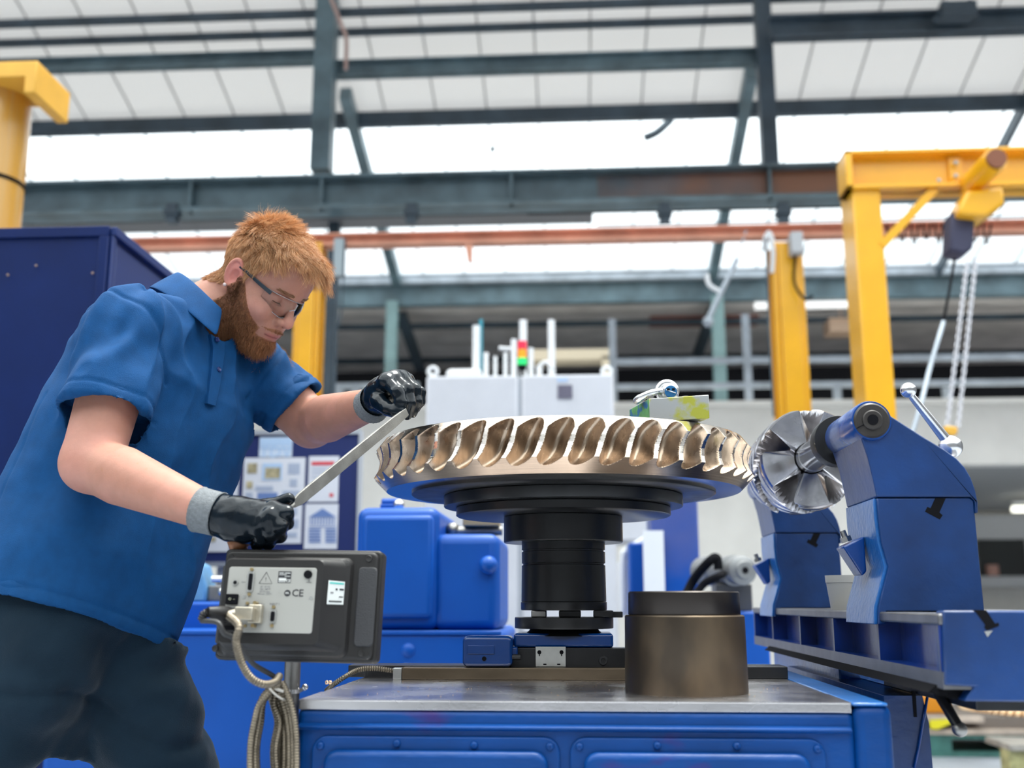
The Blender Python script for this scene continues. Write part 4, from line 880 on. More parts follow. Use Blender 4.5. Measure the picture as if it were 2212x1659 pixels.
# ---- supports
YT = KX(1896,1346,XF-.004).y
def T_(px, py, dy=0): return A(px, py, YT) + Vector((0,dy,0))
def support(label):
    t = thing('center_support', label, 'support', (XF+.09, YT+.1, ZR))
    out = [(1894,1076),(1897,1120),(1904,1172),(1919,1224),(1905,1280),(1897,1310),(1896,1349),(1915,1349),(1916,1321)]
    pts = [T_(*p) for p in out]; zt_ = ZR+.0006
    pts[-1].z = zt_; e = T_(2127,1318); e.z = zt_
    pts += [e, T_(2106,1107), T_(2104,1082), T_(2095,1075)]
    obj('lower_body', MB().prism(pts, (0,.195,0)), NVE, t, bevel=.0022, bseg=2)
    # left flank plate on the same outline, light put into its lighter blue
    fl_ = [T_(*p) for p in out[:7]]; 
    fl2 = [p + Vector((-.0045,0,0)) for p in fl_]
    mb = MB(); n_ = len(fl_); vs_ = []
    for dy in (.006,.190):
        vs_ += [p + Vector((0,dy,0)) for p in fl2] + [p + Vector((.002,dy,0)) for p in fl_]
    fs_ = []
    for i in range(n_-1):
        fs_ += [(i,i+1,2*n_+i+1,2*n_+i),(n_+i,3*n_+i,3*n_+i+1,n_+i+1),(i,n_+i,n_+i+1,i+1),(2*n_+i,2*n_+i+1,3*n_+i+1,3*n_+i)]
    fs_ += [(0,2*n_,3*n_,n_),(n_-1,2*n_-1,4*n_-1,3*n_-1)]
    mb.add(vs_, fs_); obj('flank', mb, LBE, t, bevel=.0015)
    up = [(1893,1074),(1886,1040),(1874,990),(1862,955),(1853,930),(1849,905),(1858,885),(1880,876),(1905,884),(1925,900),(1990,942),(2040,972),(2066,991),(2083,1010),(2096,1032),(2106,1060),(2111,1085),(2112,1109),(2105,1109),(2105,1083),(2096,1074)]
    obj('upper_casting', MB().prism([T_(*p, -.003) for p in up], (0,.20,0)), NVE, t, bevel=.007, bseg=4)
    up2 = [(1893,1074),(1886,1040),(1874,990),(1862,955),(1853,930)]
    c_ = T_(1880,910); rr = 38/F*YT
    MM = Matrix.Translation((c_.x, YT-.012, c_.z)) @ Matrix.Rotation(-math.pi/2, 4, 'X')
    obj('barrel', MB().lathe([(rr+.0025,.004),(rr+.0045,.010),(rr+.0045,.19),(rr+.002,.205)], MM, 48), TBLP, t, shade=40)
    obj('spindle_end', MB().lathe([(0,-.001),(.0085,-.001),(.0085,-.004),(.0145,-.0045),(.0165,-.003),(.0168,-.0005),(rr-.003,0),(rr,.003),(rr,.01)], MM, 48), mat('brown_black', (.045,.04,.038), .4, metal=.4), t, shade=35)
    obj('bore', MB().cyl((c_.x,YT-.0165,c_.z),(c_.x,YT-.0172,c_.z),.0088), DARK, t)
    obj('split', MB().bar((c_.x-.011,YT-.0132,c_.z-.006),(c_.x-.027,YT-.0132,c_.z-.014),.0016,.0012,(0,1,0)), DARK, t)
    tp = [(2020,1076),(2043,1076),(2029,1107),(2036,1113),(2030,1122),(1998,1105),(2003,1095),(2010,1098)]
    obj('tee_slot', MB().prism([T_(*p, -.0006) for p in tp], (0,.004,0)), DARK, t)
    # gib block and stud on the left flank
    wp = [(1872,1166),(1921,1143),(1919,1232),(1912,1240),(1876,1180)]
    obj('gib_block', MB().prism([T_(*p, .0)+Vector((0,.075,0)) for p in ((1845,1176),(1893,1152),(1899,1232),(1889,1242))], (0,.055,0)), TBLP, t, bevel=.003, bseg=2)
    n0 = T_(1862,1163)+Vector((0,.10,0)); ax = Vector((-.35,0,1)).normalized()
    obj('nut', MB().lathe([(.0098,0),(.0098,.009)], Matrix.Translation(n0) @ ax.to_track_quat('Z','Y').to_matrix().to_4x4(), 6), METALD, t)
    obj('stud', MB().cyl(n0, n0+ax*.020, .0052), METALD, t, shade=40)
    return t
s1 = support('near blue centre support with a long lever on the slide bed, far right')
s2 = copy_tree(s1)
dY = KX(1673,1334,XF-.004).y - YT
s2.location.y += dY; s2['label'] = 'far blue centre support behind the steel hob, at the far end of the slide bed'
h = thing('ball_lever', 'polished steel clamp handle with ball ends on the near blue support', 'handle', A(2050,965,YT+.09))
Yh = YT + .09
obj('rod', MB().cyl(A(1967,853,Yh-.03), A(2050,958,Yh), .0062, .0095, seg=20), METAL, h, shade=40)
obj('small_ball', MB().sphere(A(1962,843,Yh-.03), .0138, 28, 18), METAL, h, shade=180)
obj('large_ball', MB().sphere(A(2053,965,Yh), .0205, 32, 20), METAL, h, shade=180)
h = thing('ball_lever', 'small steel ball handle half hidden behind the hob on the far support', 'handle', A(1795,1080,YT+dY+.08))
obj('large_ball', MB().sphere(A(1792,1083,YT+dY+.09), .017, 24, 16), METAL, h, shade=180)
obj('rod', MB().cyl(A(1770,1050,YT+dY+.06), A(1790,1081,YT+dY+.09), .006), METAL, h, shade=40)
# cup
t = thing('plastic_tub', 'white plastic tub smeared with blue, between the two blue supports', 'tub', (A(1825,1310,2.16).x, 2.16, ZR))
cu_ = A(1826,1310,2.16)
TUB = mat('tub_white', (.75,.72,.66), .5, col2=(.12,.25,.5), c2amt=.70, c2scale=45, c2sharp=.02)
zr_ = A(1826,1243,2.16).z
M = Matrix.Translation((cu_.x, 2.16, ZR))
obj('wall', MB().lathe([(.027,0),(.034,zr_-ZR-.012),(.0325,zr_-ZR-.012),(.026,.002)], M, 32), TUB, t, shade=40)
obj('rim', MB().lathe([(.0345,zr_-ZR-.014),(.0352,zr_-ZR-.002),(.0352,zr_-ZR),(.033,zr_-ZR),(.0325,zr_-ZR-.014)], M, 32), TUB, t, shade=40)
# ---------------------------------------------------------------- hob on its arbor
axs = A(1880,910,YT); AX, AZ = axs.x, axs.z
t = thing('hob_cutter', 'large steel hob cutter on a shaft between the two blue supports', 'hob', (AX, 2.3, AZ))
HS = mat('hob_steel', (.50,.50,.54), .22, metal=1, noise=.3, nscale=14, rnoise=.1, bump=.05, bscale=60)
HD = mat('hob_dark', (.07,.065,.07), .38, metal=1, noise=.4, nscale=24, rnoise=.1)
Yk0, Yk1 = YT*1.255, YT*1.255+.24
RH = .108
def MY(y): return Matrix.Translation((AX, y, AZ)) @ Matrix.Rotation(-math.pi/2, 4, 'X')
obj('arbor', MB().lathe([(.028,0),(.028,.05),(.030,.12),(.032,.5),(.032,Yk0-YT+.02-.2+.0)], MY(YT+.16), 40), METAL, t, shade=40)
obj('arbor', MB().lathe([(.028,0),(.028,dY-(Yk1-YT)-.01)], MY(Yk1), 40), METALD, t, shade=40)
obj('collar', MB().lathe([(.029,0),(.046,.0),(.047,.002),(.047,.035),(.029,.036)], MY(YT+.195+.02), 48), BLK, t, shade=35)
# fluted body: 4 start helical flutes with circular threads round the outside
n = 240; m_ = 90; vs = []; fs = []; mis = []
for i in range(m_):
    y = Yk0 + (Yk1-Yk0)*i/(m_-1); tt = i/(m_-1)
    bulge = 1 - .10*abs(tt-.35)**1.5 - (.035*max(0, .06-tt)/.06)
    for k in range(n):
        a_ = 2*math.pi*k/n
        u = ((a_ - tt*1.9)/(2*math.pi/5)) % 1.0
        r = RH*bulge
        th = ((y-Yk0)/.044 + a_/(2*math.pi)*1) % 1.0
        r -= .0045*(.5+.5*math.cos(6.2832*th))**7
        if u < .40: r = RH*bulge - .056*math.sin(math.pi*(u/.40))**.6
        vs.append((AX + r*math.cos(a_), y, AZ + r*math.sin(a_)))
for i in range(m_-1):
    for k in range(n):
        k2 = (k+1) % n; fs.append((i*n+k, i*n+k2, (i+1)*n+k2, (i+1)*n+k))
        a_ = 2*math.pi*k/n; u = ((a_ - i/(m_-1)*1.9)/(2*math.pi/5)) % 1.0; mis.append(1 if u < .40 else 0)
c0i = len(vs); 
for y in (Yk0+.012, Yk1):
    for k in range(n):
        a_ = 2*math.pi*k/n; vs.append((AX+.034*math.cos(a_), y, AZ+.034*math.sin(a_)))
for k in range(n):
    k2 = (k+1) % n; fs.append((k2, k, c0i+k, c0i+k2)); mis.append(0)
    fs.append(((m_-1)*n+k, (m_-1)*n+k2, c0i+n+k2, c0i+n+k)); mis.append(0)
mb = MB(); mb.add(vs, fs); mb.mi = mis
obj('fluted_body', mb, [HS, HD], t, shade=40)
# ================================================================ digital readout (seen from behind)
def yaw_pitch(y, p): return Matrix.Rotation(math.radians(y), 4, 'Z') @ Matrix.Rotation(math.radians(p), 4, 'X')
DM = 1.60
mc = A(644,1306,DM); MM = Matrix.Translation(mc) @ yaw_pitch(-3, -6) @ Matrix.Rotation(math.radians(1.0),4,'Y')
SC = mc.y/F*1.0
def mu(px): return (px-644)*SC*1.0
def mv(py): return -(py-1306)*SC*1.0
t = thing('digital_readout', 'black box readout unit seen from behind on a steel post, front left', 'control box', mc + Vector((0,0,-.09)))
PBK = mat('black_plastic', (.018,.0165,.0165), .42, bump=.15, bscale=900, spec=.4)
PBR = mat('rubber_grip', (.034,.034,.038), .6, bump=.4, bscale=600)
def mbox(nm, x0, y0, x1, y1, d0, d1, m, bev=.002, par=None, r=.006, seg=2):
    """box in readout coordinates: px corners, d = distance out toward the viewer"""
    pts = [MM @ Vector((x, -d1, z)) for x, z in rrect(mu(x0), mv(y1), mu(x1), mv(y0), r)]
    return obj(nm, MB().prism(pts, MM.to_3x3() @ Vector((0, d1-d0, 0))), m, par or t, bevel=bev, bseg=seg)
mbox('front_bezel', 470,1188,822,1424, -.030,.0, PBK, .004, r=.008, seg=3)
mbox('back_plate', 476,1194,816,1418, -.002,.010, PBK, .004, r=.010, seg=3)
# stepped rear housing (loft of rounded rects)
def mloft(nm, rects, m, shade=35, par=None):
    mb = MB(); n = None; vs = []; fs = []
    for (x0,y0,x1,y1,r,d) in rects:
        rr = [MM @ Vector((x, -d, z)) for x, z in rrect(mu(x0), mv(y1), mu(x1), mv(y0), r, 6)]; n = len(rr); vs += rr
    for i in range(len(rects)-1):
        for k in range(n): fs.append((i*n+k, i*n+(k+1)%n, (i+1)*n+(k+1)%n, (i+1)*n+k))
    fs.append(tuple(range(n))[::-1]); fs.append(tuple((len(rects)-1)*n+k for k in range(n)))
    mb.add(vs, fs); return obj(nm, mb, m, par or t, shade=shade)
mloft('rear_housing', [(484,1206,766,1416,.012,.008),(490,1210,760,1412,.012,.018),(496,1214,752,1406,.012,.021),(502,1219,722,1398,.010,.052),(505,1222,718,1394,.009,.056)], PBK, 28)
mbox('grip_pad', 775,1226,817,1392, .008,.0125, PBR, .002, r=.007)
mbox('grip_pad', 474,1226,487,1392, .008,.0125, PBR, .002, r=.004)
for px, py in ((490,1210),(796,1208),(793,1405),(476,1402)):
    M = MM @ Matrix.Translation((mu(px), -.0085, mv(py))) @ Matrix.Rotation(math.pi/2, 4, 'X')
    obj('screw_recess', MB().lathe([(.0052,.0022),(.0044,.0035),(.0042,.0034)], M, 20), PBK, t, shade=40)
    obj('screw_recess', MB().lathe([(0,.0024),(.0042,.0026)], M, 20), DARK, t)
# silver connector panel
PLT = mat('anodised_plate', (.43,.42,.39), .5, metal=.3)
dp = .0565
mbox('rear_panel', 514,1238,704,1372, .05,dp, PLT, .0006, r=.004)
def md(nm, x0, y0, x1, y1, d, m, r=.0008, par=None, bev=0, d0=None): return mbox(nm, x0,y0,x1,y1, dp if d0 is None else d0, dp+d, m, bev, par, r=min(r, (mv(y0)-mv(y1))/2.2, (mu(x1)-mu(x0))/2.2))
INK = mat('print_ink', (.03,.03,.035), .6); BRS = mat('brass_fit', (.62,.48,.25), .3, metal=1)
def mtxt(s, px, py, size, bold=0, m=None, nm='print', al='CENTER'):
    return text(nm, s, size, MM @ Vector((mu(px), -dp-.0003, mv(py))), MM.to_3x3() @ Vector((1,0,0)), MM.to_3x3() @ Vector((0,0,1)), m or INK, t, al, bold, .0001)
def mcyl(nm, px, py, r, d0, d1, m, par=None, seg=20, r2=None):
    a = MM @ Vector((mu(px), -dp-d0, mv(py))); b = MM @ Vector((mu(px), -dp-d1, mv(py)))
    return obj(nm, MB().cyl(a, b, r, r2, seg), m, par or t, shade=40)
# x map: photo px -> panel px (panel is seen nearer, so shift a little)
mcyl('coax_socket', 531,1271, .0042, 0, .0022, SIL); mcyl('coax_socket', 531,1271, .0026, .0022, .003, DARK)
c_ = md('serial_port', 556,1248,571,1290, .0022, SIL, .003); md('port_face', 560,1252,568,1286, .0034, DARK, .002, c_)
for py in (1243,1295): mcyl('jack_screw', 564,py, .0026, 0, .003, BRS, seg=6)
c_ = md('serial_port', 612,1325,626,1353, .0022, SIL, .003); md('port_face', 615,1329,623,1349, .0034, DARK, .002, c_)
for py in (1320,1358): mcyl('jack_screw', 619,py, .0026, 0, .003, BRS, seg=6)
mcyl('round_plug', 686,1252, .0060, 0, .0028, DARK)
md('power_switch', 515,1295,541,1316, .003, DARK, .001, bev=.0005); 
o_ = text('print','O  –', .0052, MM @ Vector((mu(528), -dp-.0033, mv(1305.5))), MM.to_3x3()@Vector((1,0,0)), MM.to_3x3()@Vector((0,0,1)), mat('switch_mark', (.6,.6,.45), .5), t)
md('power_inlet', 508,1323,545,1372, .0035, PBK, .002, bev=.001)
md('fuse_drawer', 514,1360,540,1368, .0045, DARK, .001)
tri = [MM @ Vector((mu(x), -dp-.0003, mv(y))) for x, y in ((582,1272),(596,1248),(610,1272))]
obj('warning_triangle', MB().tube(tri + tri[:1] + tri[1:2], .00035, 4), INK, t)
mtxt('!', 596, 1264, .0085)
c_ = md('rating_label', 622,1246,650,1270, .0003, INK, .0003)
LBW = mat('label_white', (.75,.75,.72), .6)
for x0,y0,x1,y1 in ((624,1249,634,1250.4),(636,1249,648,1250.4),(624,1252.5,640,1253.6),(636,1256,648,1257),(624,1260,640,1265.5),(623.5,1267,639,1268.4)):
    md('label_line', x0,y0,x1,y1, .0005, LBW, .0001, c_)
text('print','CE',.0055, MM @ Vector((mu(645), -dp-.0006, mv(1266))), MM.to_3x3()@Vector((1,0,0)), MM.to_3x3()@Vector((0,0,1)), LBW, t, bold=.0001)
mtxt('CE', 667, 1291, .0145, .0002)
mtxt('50 - 60 Hz\n100 - 240 V\n30 VA max\n400 mA / 250 V', 596, 1286, .0034, m=mat('grey_ink', (.25,.25,.26), .6))
mtxt('LISTED\n1234\nLAB. EQ.', 631, 1291, .0030, m=MATS['grey_ink']) if 0 else mtxt('- - -\n- - -\n- - -', 630, 1291, .0034, m=MATS['grey_ink'])
mcyl('approval_mark', 645,1291, .0048, 0, .0003, INK, seg=24); text('print','ETL',.0034, MM @ Vector((mu(645), -dp-.0005, mv(1291))), MM.to_3x3()@Vector((1,0,0)), MM.to_3x3()@Vector((0,0,1)), LBW, t, bold=.0001)
mtxt('X32', 560, 1318, .0042, m=MATS['grey_ink']); mtxt('INPUT 1', 588, 1315, .0042, m=MATS['grey_ink']); mtxt('INPUT 2', 620, 1313.5, .0042, m=MATS['grey_ink'])
mtxt('X31', 548, 1270, .0034, m=MATS['grey_ink'])
obj('earth_symbol', MB().tube([MM @ Vector((mu(x), -dp-.0003, mv(y))) for x, y in ((689,1262),(689,1268),(683,1268),(695,1268))], .00035, 4), INK, t)
for px, py in ((553,1300),(696,1300)): mcyl('panel_screw', px,py, .0028, 0, .0006, SIL)
# paper sticker on the right flank of the housing
q_ = [Vector((mu(735), -.046, mv(1263))), Vector((mu(757), -.021, mv(1261))), Vector((mu(757), -.021, mv(1305))), Vector((mu(737), -.046, mv(1309)))]
o_ = Vector((.0012,-.0012,0)); q_ = [MM @ (p+o_*1.2) for p in q_]
fl0 = MM @ Vector((mu(722)+.0006,-.052,mv(1262))); fl1 = MM @ Vector((mu(752)+.0006,-.0215,mv(1260)))
fl2_ = MM @ Vector((mu(752)+.0006,-.0215,mv(1310))); fl3 = MM @ Vector((mu(722)+.0006,-.052,mv(1314)))
def fl_pt(u, v, off=.0): 
    p = fl0.lerp(fl1, u).lerp(fl3.lerp(fl2_, u), v); nn = (fl1-fl0).cross(fl3-fl0).normalized(); nn = -nn if nn.y > 0 else nn
    return p + nn*off
stk = obj('sticker', MB().prism([fl_pt(.12,0,.0006), fl_pt(.95,0,.0006), fl_pt(.95,.95,.0006), fl_pt(.12,.95,.0006)], (fl_pt(.5,.5,.0009)-fl_pt(.5,.5,.0005))), mat('sticker_paper', (.72,.74,.72), .6), t)
for (u0,v0,u1,v1,m_) in ((.18,.06,.9,.13,mat('teal_ink', (.1,.5,.45), .6)),(.5,.3,.6,.38,INK),(.7,.30,.92,.37,INK),(.25,.45,.4,.52,MATS['grey_ink']),(.7,.62,.9,.66,INK),(.2,.8,.85,.86,INK)):
    obj('sticker_print', MB().prism([fl_pt(u0,v0,.0011), fl_pt(u1,v0,.0011), fl_pt(u1,v1,.0011), fl_pt(u0,v1,.0011)], (fl_pt(.5,.5,.0013)-fl_pt(.5,.5,.0010))), m_, stk)
# power plug + cable
pc = MM @ Vector((mu(524), -dp-.004, mv(1338)))
xd = MM.to_3x3() @ Vector((1,0,0)); nd = MM.to_3x3() @ Vector((0,-1,0)); zd = Vector((0,0,1))
obj('power_plug', MB().tube([pc-nd*.002, pc+nd*.012, pc+nd*.024-xd*.002, pc+nd*.034-xd*.007, pc+nd*.040-xd*.014], [.0115,.0115,.0105,.009,.0075], 14), PBK, t, shade=60)
mb = MB(); pe = pc+nd*.040-xd*.014
armoured([pe, pe-xd*.006-zd*.003, pe-xd*.009-zd*.012], .0062, mb, .0035)
e1_ = pe-xd*.009-zd*.012
q1 = A(505,1380,1.50); q2 = A(545,1432,1.53); q3 = A(590,1460,1.56); q4 = A(612,1482,1.57)
CAB = mat('cable_black', (.03,.03,.032), .45)
obj('power_cable', MB().tube(smooth_path([e1_, A(470,1345,1.49), A(484,1368,1.49), q1, q2, q3, q4], 10), .0038, 8), CAB, t, shade=180); obj('strain_relief', mb, PBK, t, shade=60)
# D-connector hood + armoured cable
b0h = MM @ Vector((mu(584), -dp-.004, mv(1337)))
def hb(dx0,dx1,dz0,dz1,d0,d1,m,nm):
    vs = [MM @ Vector((mu(584)+x, -dp-d, mv(1337)+z)) for d in (d0,d1) for x, z in ((dx0,dz0),(dx1,dz0),(dx1,dz1),(dx0,dz1))]
    return obj(nm, MB().add(vs, [(0,1,2,3),(7,6,5,4),(0,4,5,1),(1,5,6,2),(2,6,7,3),(3,7,4,0)]), m, t, bevel=.0012)
DHM = mat('cast_nickel', (.52,.47,.38), .38, metal=.8, noise=.15, nscale=80)
hb(-.009,.010,-.012,.014,.0,.012, DHM, 'plug_hood')
hb(-.024,.002,-.009,.009,.010,.026, DHM, 'plug_hood')
for dz in (-.0155,.0165):
    a = MM @ Vector((mu(582), -dp, mv(1337)+dz)); b = MM @ Vector((mu(582), -dp-.011, mv(1337)+dz)); obj('thumb_screw', MB().cyl(a, b, .0026), BRS, t, shade=40)
    a = MM @ Vector((mu(562), -dp, mv(1337)+dz)); b = MM @ Vector((mu(562), -dp-.003, mv(1337)+dz)); obj('jack_screw', MB().cyl(a, b, .0024, seg=6), BRS, t)
s0 = MM @ Vector((mu(584)-.022, -dp-.018, mv(1337)))
ds = (MM.to_3x3() @ Vector((-1,-.35,-.25))).normalized()
obj('gland', MB().cyl(s0, s0+ds*.013, .0078, .0066), DHM, t, shade=40)
s1_ = s0+ds*.013
obj('armoured_cable', armoured(smooth_path([s1_, A(516,1352,1.47), A(510,1385,1.47), A(519,1425,1.48), A(540,1462,1.49), A(568,1478,1.50), A(593,1474,1.52), A(604,1460,1.54)], 12), .0058, MB(), .0040), ARM, t, shade=50)
# post with clip
px_, Yp_ = 632, 1.66
q = A(px_, 1440, Yp_)
obj('post', MB().cyl((q.x+.0,Yp_,.40),(q.x,Yp_,A(px_,1412,Yp_).z),.0122,seg=32), METALD, t, shade=40)
obj('clamp_ring', MB().lathe([(.0123,-.003),(.0132,-.003),(.0132,.003),(.0123,.003)], Matrix.Translation((q.x,Yp_,A(px_,1493,Yp_).z)), 32), METAL, t, shade=40)
obj('clamp_screw', MB().tube([(q.x+.012,Yp_,A(px_,1493,Yp_).z),(q.x+.020,Yp_,A(px_,1486,Yp_).z)], .003).sphere((q.x+.021,Yp_-.002,A(px_,1484,Yp_).z),.005), METAL, t, shade=60)
obj('post_foot', MB().cyl((q.x,Yp_,0),(q.x,Yp_,.41),.02,seg=24), BLK, t, shade=40)
# hanging coil of armoured cable
t = thing('cable_coil', 'hanging coil of brown armoured cable tied below the readout box', 'cable', A(595,1560,1.56))
rs = random.Random(5)
for k in range(9):
    xl_ = 540 + k*3.6 + rs.uniform(-2,2); xr_2 = 639 - k*5.4 + rs.uniform(-3,3); yb = 1700 + rs.uniform(-14,26)
    yy = 1.545 + .006*(k%3) + .004*k
    if k > 4: xl_ = 560 + k*6; xr_2 = 628 - (k-4)*6
    P_ = [A(601+rs.uniform(-5,5),1474,yy), A((xl_+600)/2-6,1512+rs.uniform(-6,6),yy), A(xl_+9,1560,yy), A(xl_,1620,yy), A(xl_+5,1690,yy), A((xl_+xr_2)/2-6,yb+16,yy), A(xr_2-6,1690,yy+.004), A(xr_2,1610,yy+.008), A(xr_2-6,1545,yy+.008), A(xr_2-20,1498,yy+.006), A(603+rs.uniform(-4,6),1472,yy+.004)]
    obj('cable_loop', armoured(smooth_path(P_, 10), .0050, MB(), .0040), ARM, t, shade=50)
obj('tie', MB().lathe([(.019+.0022*math.cos(a_), .0022*math.sin(a_)) for a_ in [k*math.pi/4 for k in range(8)]], Matrix.Translation(A(598,1484,1.56)) @ Matrix.Rotation(.35,4,'Y') @ Matrix.Diagonal((1,.9,1,1)), 28, closed=True), mat('tie_clear', (.6,.56,.5), .3), t, shade=180)
obj('tie', MB().lathe([(.017+.0016*math.cos(a_), .0016*math.sin(a_)) for a_ in [k*math.pi/4 for k in range(8)]], Matrix.Translation(A(596,1492,1.555)) @ Matrix.Rotation(.75,4,'Y'), 28, closed=True), MATS['tie_clear'], t, shade=180)
print('YA', YA, 'Yf', Yf, 'Yb1', Yb1, 'YT', YT, 'Yn0', Yn0, 'Yn1', Yn1, 'dY', dY, 'CX', CX, 'zT', zT, 'zB', zB, 'R', Rt)
# ================================================================ signed-distance sculpting
def V3(*a): return np.array(a if len(a) > 1 else tuple(a[0]), dtype=np.float32)
def AP(px, py, Y): return V3(A(px, py, Y))
def capsule(P, a, b, ra, rb):
    ab = b - a; t = np.clip(((P - a) @ ab)/float(ab @ ab), 0, 1)
    return np.linalg.norm(P - a - t[:, None]*ab, axis=1) - (ra + (rb-ra)*t)
def ellipsoid(P, c, r, R=None):
    q = P - c
    if R is not None: q = q @ R
    r = np.asarray(r, dtype=np.float32); k0 = np.linalg.norm(q/r, axis=1); k1 = np.linalg.norm(q/(r*r), axis=1)
    return k0*(k0-1)/np.maximum(k1, 1e-6)
def smin(a, b, k):
    h = np.clip(.5 + .5*(b-a)/k, 0, 1); return b + (a-b)*h - k*h*(1-h)
def smax(a, b, k): return -smin(-a, -b, k)
def chain(P, pts, rad, k=.01):
    d = None
    for i in range(len(pts)-1):
        c = capsule(P, pts[i], pts[i+1], rad[i], rad[i+1]); d = c if d is None else np.minimum(d, c)
    return d
def axis_grid(lo, hi, h, fine=None):
    """coordinates with a finer step inside the intervals of fine [(lo, hi, step)]"""
    out = [lo]; x = lo
    while x < hi:
        st = h
        for f in (fine or []):
            if f[0]-h*.5 <= x < f[1]: st = min(st, f[2])
        x += st; out.append(x)
    return np.array(out, dtype=np.float32)
def sculpt(fn, gx, gy, gz, smooth=2):
    nx, ny, nz = len(gx), len(gy), len(gz)
    def ev(ix, iy, iz):
        P = np.stack([gx[ix], gy[iy], gz[iz]], -1); out = np.empty(len(P), np.float32)
        for i in range(0, len(P), 400000): out[i:i+400000] = fn(P[i:i+400000])
        return out
    st = 4
    cx, cy, cz = [np.unique(np.r_[np.arange(0, n, st), n-1]) for n in (nx, ny, nz)]
    I, J, Kk = np.meshgrid(cx, cy, cz, indexing='ij'); Dc = ev(I.ravel(), J.ravel(), Kk.ravel()).reshape(I.shape)
    mx = [np.maximum(np.searchsorted(c, np.arange(n), 'right')-1, 0) for c, n in ((cx,nx),(cy,ny),(cz,nz))]
    mx = [np.minimum(m, len(c)-2) for m, c in zip(mx, (cx, cy, cz))]
    mn = Dc; mxv = Dc
    for ax in range(3):
        a = [slice(None)]*3; b = [slice(None)]*3; a[ax] = slice(0, -1); b[ax] = slice(1, None)
        mn = np.minimum(mn[tuple(a)], mn[tuple(b)]); mxv = np.maximum(mxv[tuple(a)], mxv[tuple(b)])
    hmax = max(np.diff(g).max() for g in (gx, gy, gz))*st*1.1
    near = (mn < hmax) & (mxv > -hmax)
    D = Dc[np.ix_(mx[0], mx[1], mx[2])].copy()
    Nm = near[np.ix_(mx[0], mx[1], mx[2])]
    i, j, k = np.nonzero(Nm); D[i, j, k] = ev(i, j, k)
    S = D < 0
    cs = [slice(0, -1), slice(1, None)]
    cnt = np.zeros((nx-1, ny-1, nz-1), np.int8)
    for a in range(2):
        for b in range(2):
            for c in range(2): cnt += S[cs[a], cs[b], cs[c]]
    ci, cj, ck = np.nonzero((cnt > 0) & (cnt < 8)); n = len(ci)
    idx = -np.ones((nx-1, ny-1, nz-1), np.int32); idx[ci, cj, ck] = np.arange(n)
    acc = np.zeros((n, 3), np.float32); m = np.zeros(n, np.float32)
    G = (gx, gy, gz); C = (ci, cj, ck)
    for ax in range(3):
        o = [q for q in range(3) if q != ax]
        for u in range(2):
            for v in range(2):
                off0 = [0,0,0]; off0[o[0]] = u; off0[o[1]] = v; off1 = list(off0); off1[ax] = 1
                d0 = D[ci+off0[0], cj+off0[1], ck+off0[2]]; d1 = D[ci+off1[0], cj+off1[1], ck+off1[2]]
                cr = (d0 < 0) != (d1 < 0); t = np.where(cr, d0/np.where(cr, d0-d1, 1), 0)
                p = np.stack([G[q][C[q]+off0[q]] for q in range(3)], -1)
                p[:, ax] += t*(G[ax][C[ax]+1]-G[ax][C[ax]])
                acc += p*cr[:, None]; m += cr
    Vt = acc/np.maximum(m, 1)[:, None]
    quads = []
    for ax in range(3):
        o = [(ax+1) % 3, (ax+2) % 3]
        a = [slice(None)]*3; b = [slice(None)]*3; a[ax] = slice(0, -1); b[ax] = slice(1, None)
        cr = S[tuple(a)] != S[tuple(b)]
        for q in o:
            sl = [slice(None)]*3; sl[q] = 0; cr[tuple(sl)] = False; sl[q] = -1; cr[tuple(sl)] = False
        e = np.nonzero(cr); e = [x for x in e]
        sg = S[e[0], e[1], e[2]]
        def at(du, dv):
            f = [e[0].copy(), e[1].copy(), e[2].copy()]; f[o[0]] -= du; f[o[1]] -= dv
            return idx[f[0], f[1], f[2]]
        q = np.stack([at(1,1), at(0,1), at(0,0), at(1,0)], -1)
        q[~sg] = q[~sg][:, ::-1]; quads.append(q)
    Q = np.concatenate(quads); Q = Q[(Q >= 0).all(1)]
    E2 = np.concatenate([Q[:, [0,1]], Q[:, [1,2]], Q[:, [2,3]], Q[:, [3,0]]])
    for _ in range(smooth):
        for lam in (.5, -.53):
            s_ = np.zeros_like(Vt); c_ = np.zeros(len(Vt), np.float32)
            for q in range(3): s_[:, q] = np.bincount(E2[:,0], Vt[E2[:,1], q], len(Vt)) + np.bincount(E2[:,1], Vt[E2[:,0], q], len(Vt))
            c_ = np.bincount(E2[:,0], minlength=len(Vt)) + np.bincount(E2[:,1], minlength=len(Vt))
            Vt = Vt + lam*(s_/np.maximum(c_, 1)[:, None] - Vt)
    return Vt, Q
def normals(V, Q):
    n = np.cross(V[Q[:,2]]-V[Q[:,0]], V[Q[:,3]]-V[Q[:,1]]); out = np.zeros_like(V)
    for q in range(4):
        for c in range(3): out[:, c] += np.bincount(Q[:, q], n[:, c], len(V))
    return out/np.maximum(np.linalg.norm(out, axis=1), 1e-9)[:, None]
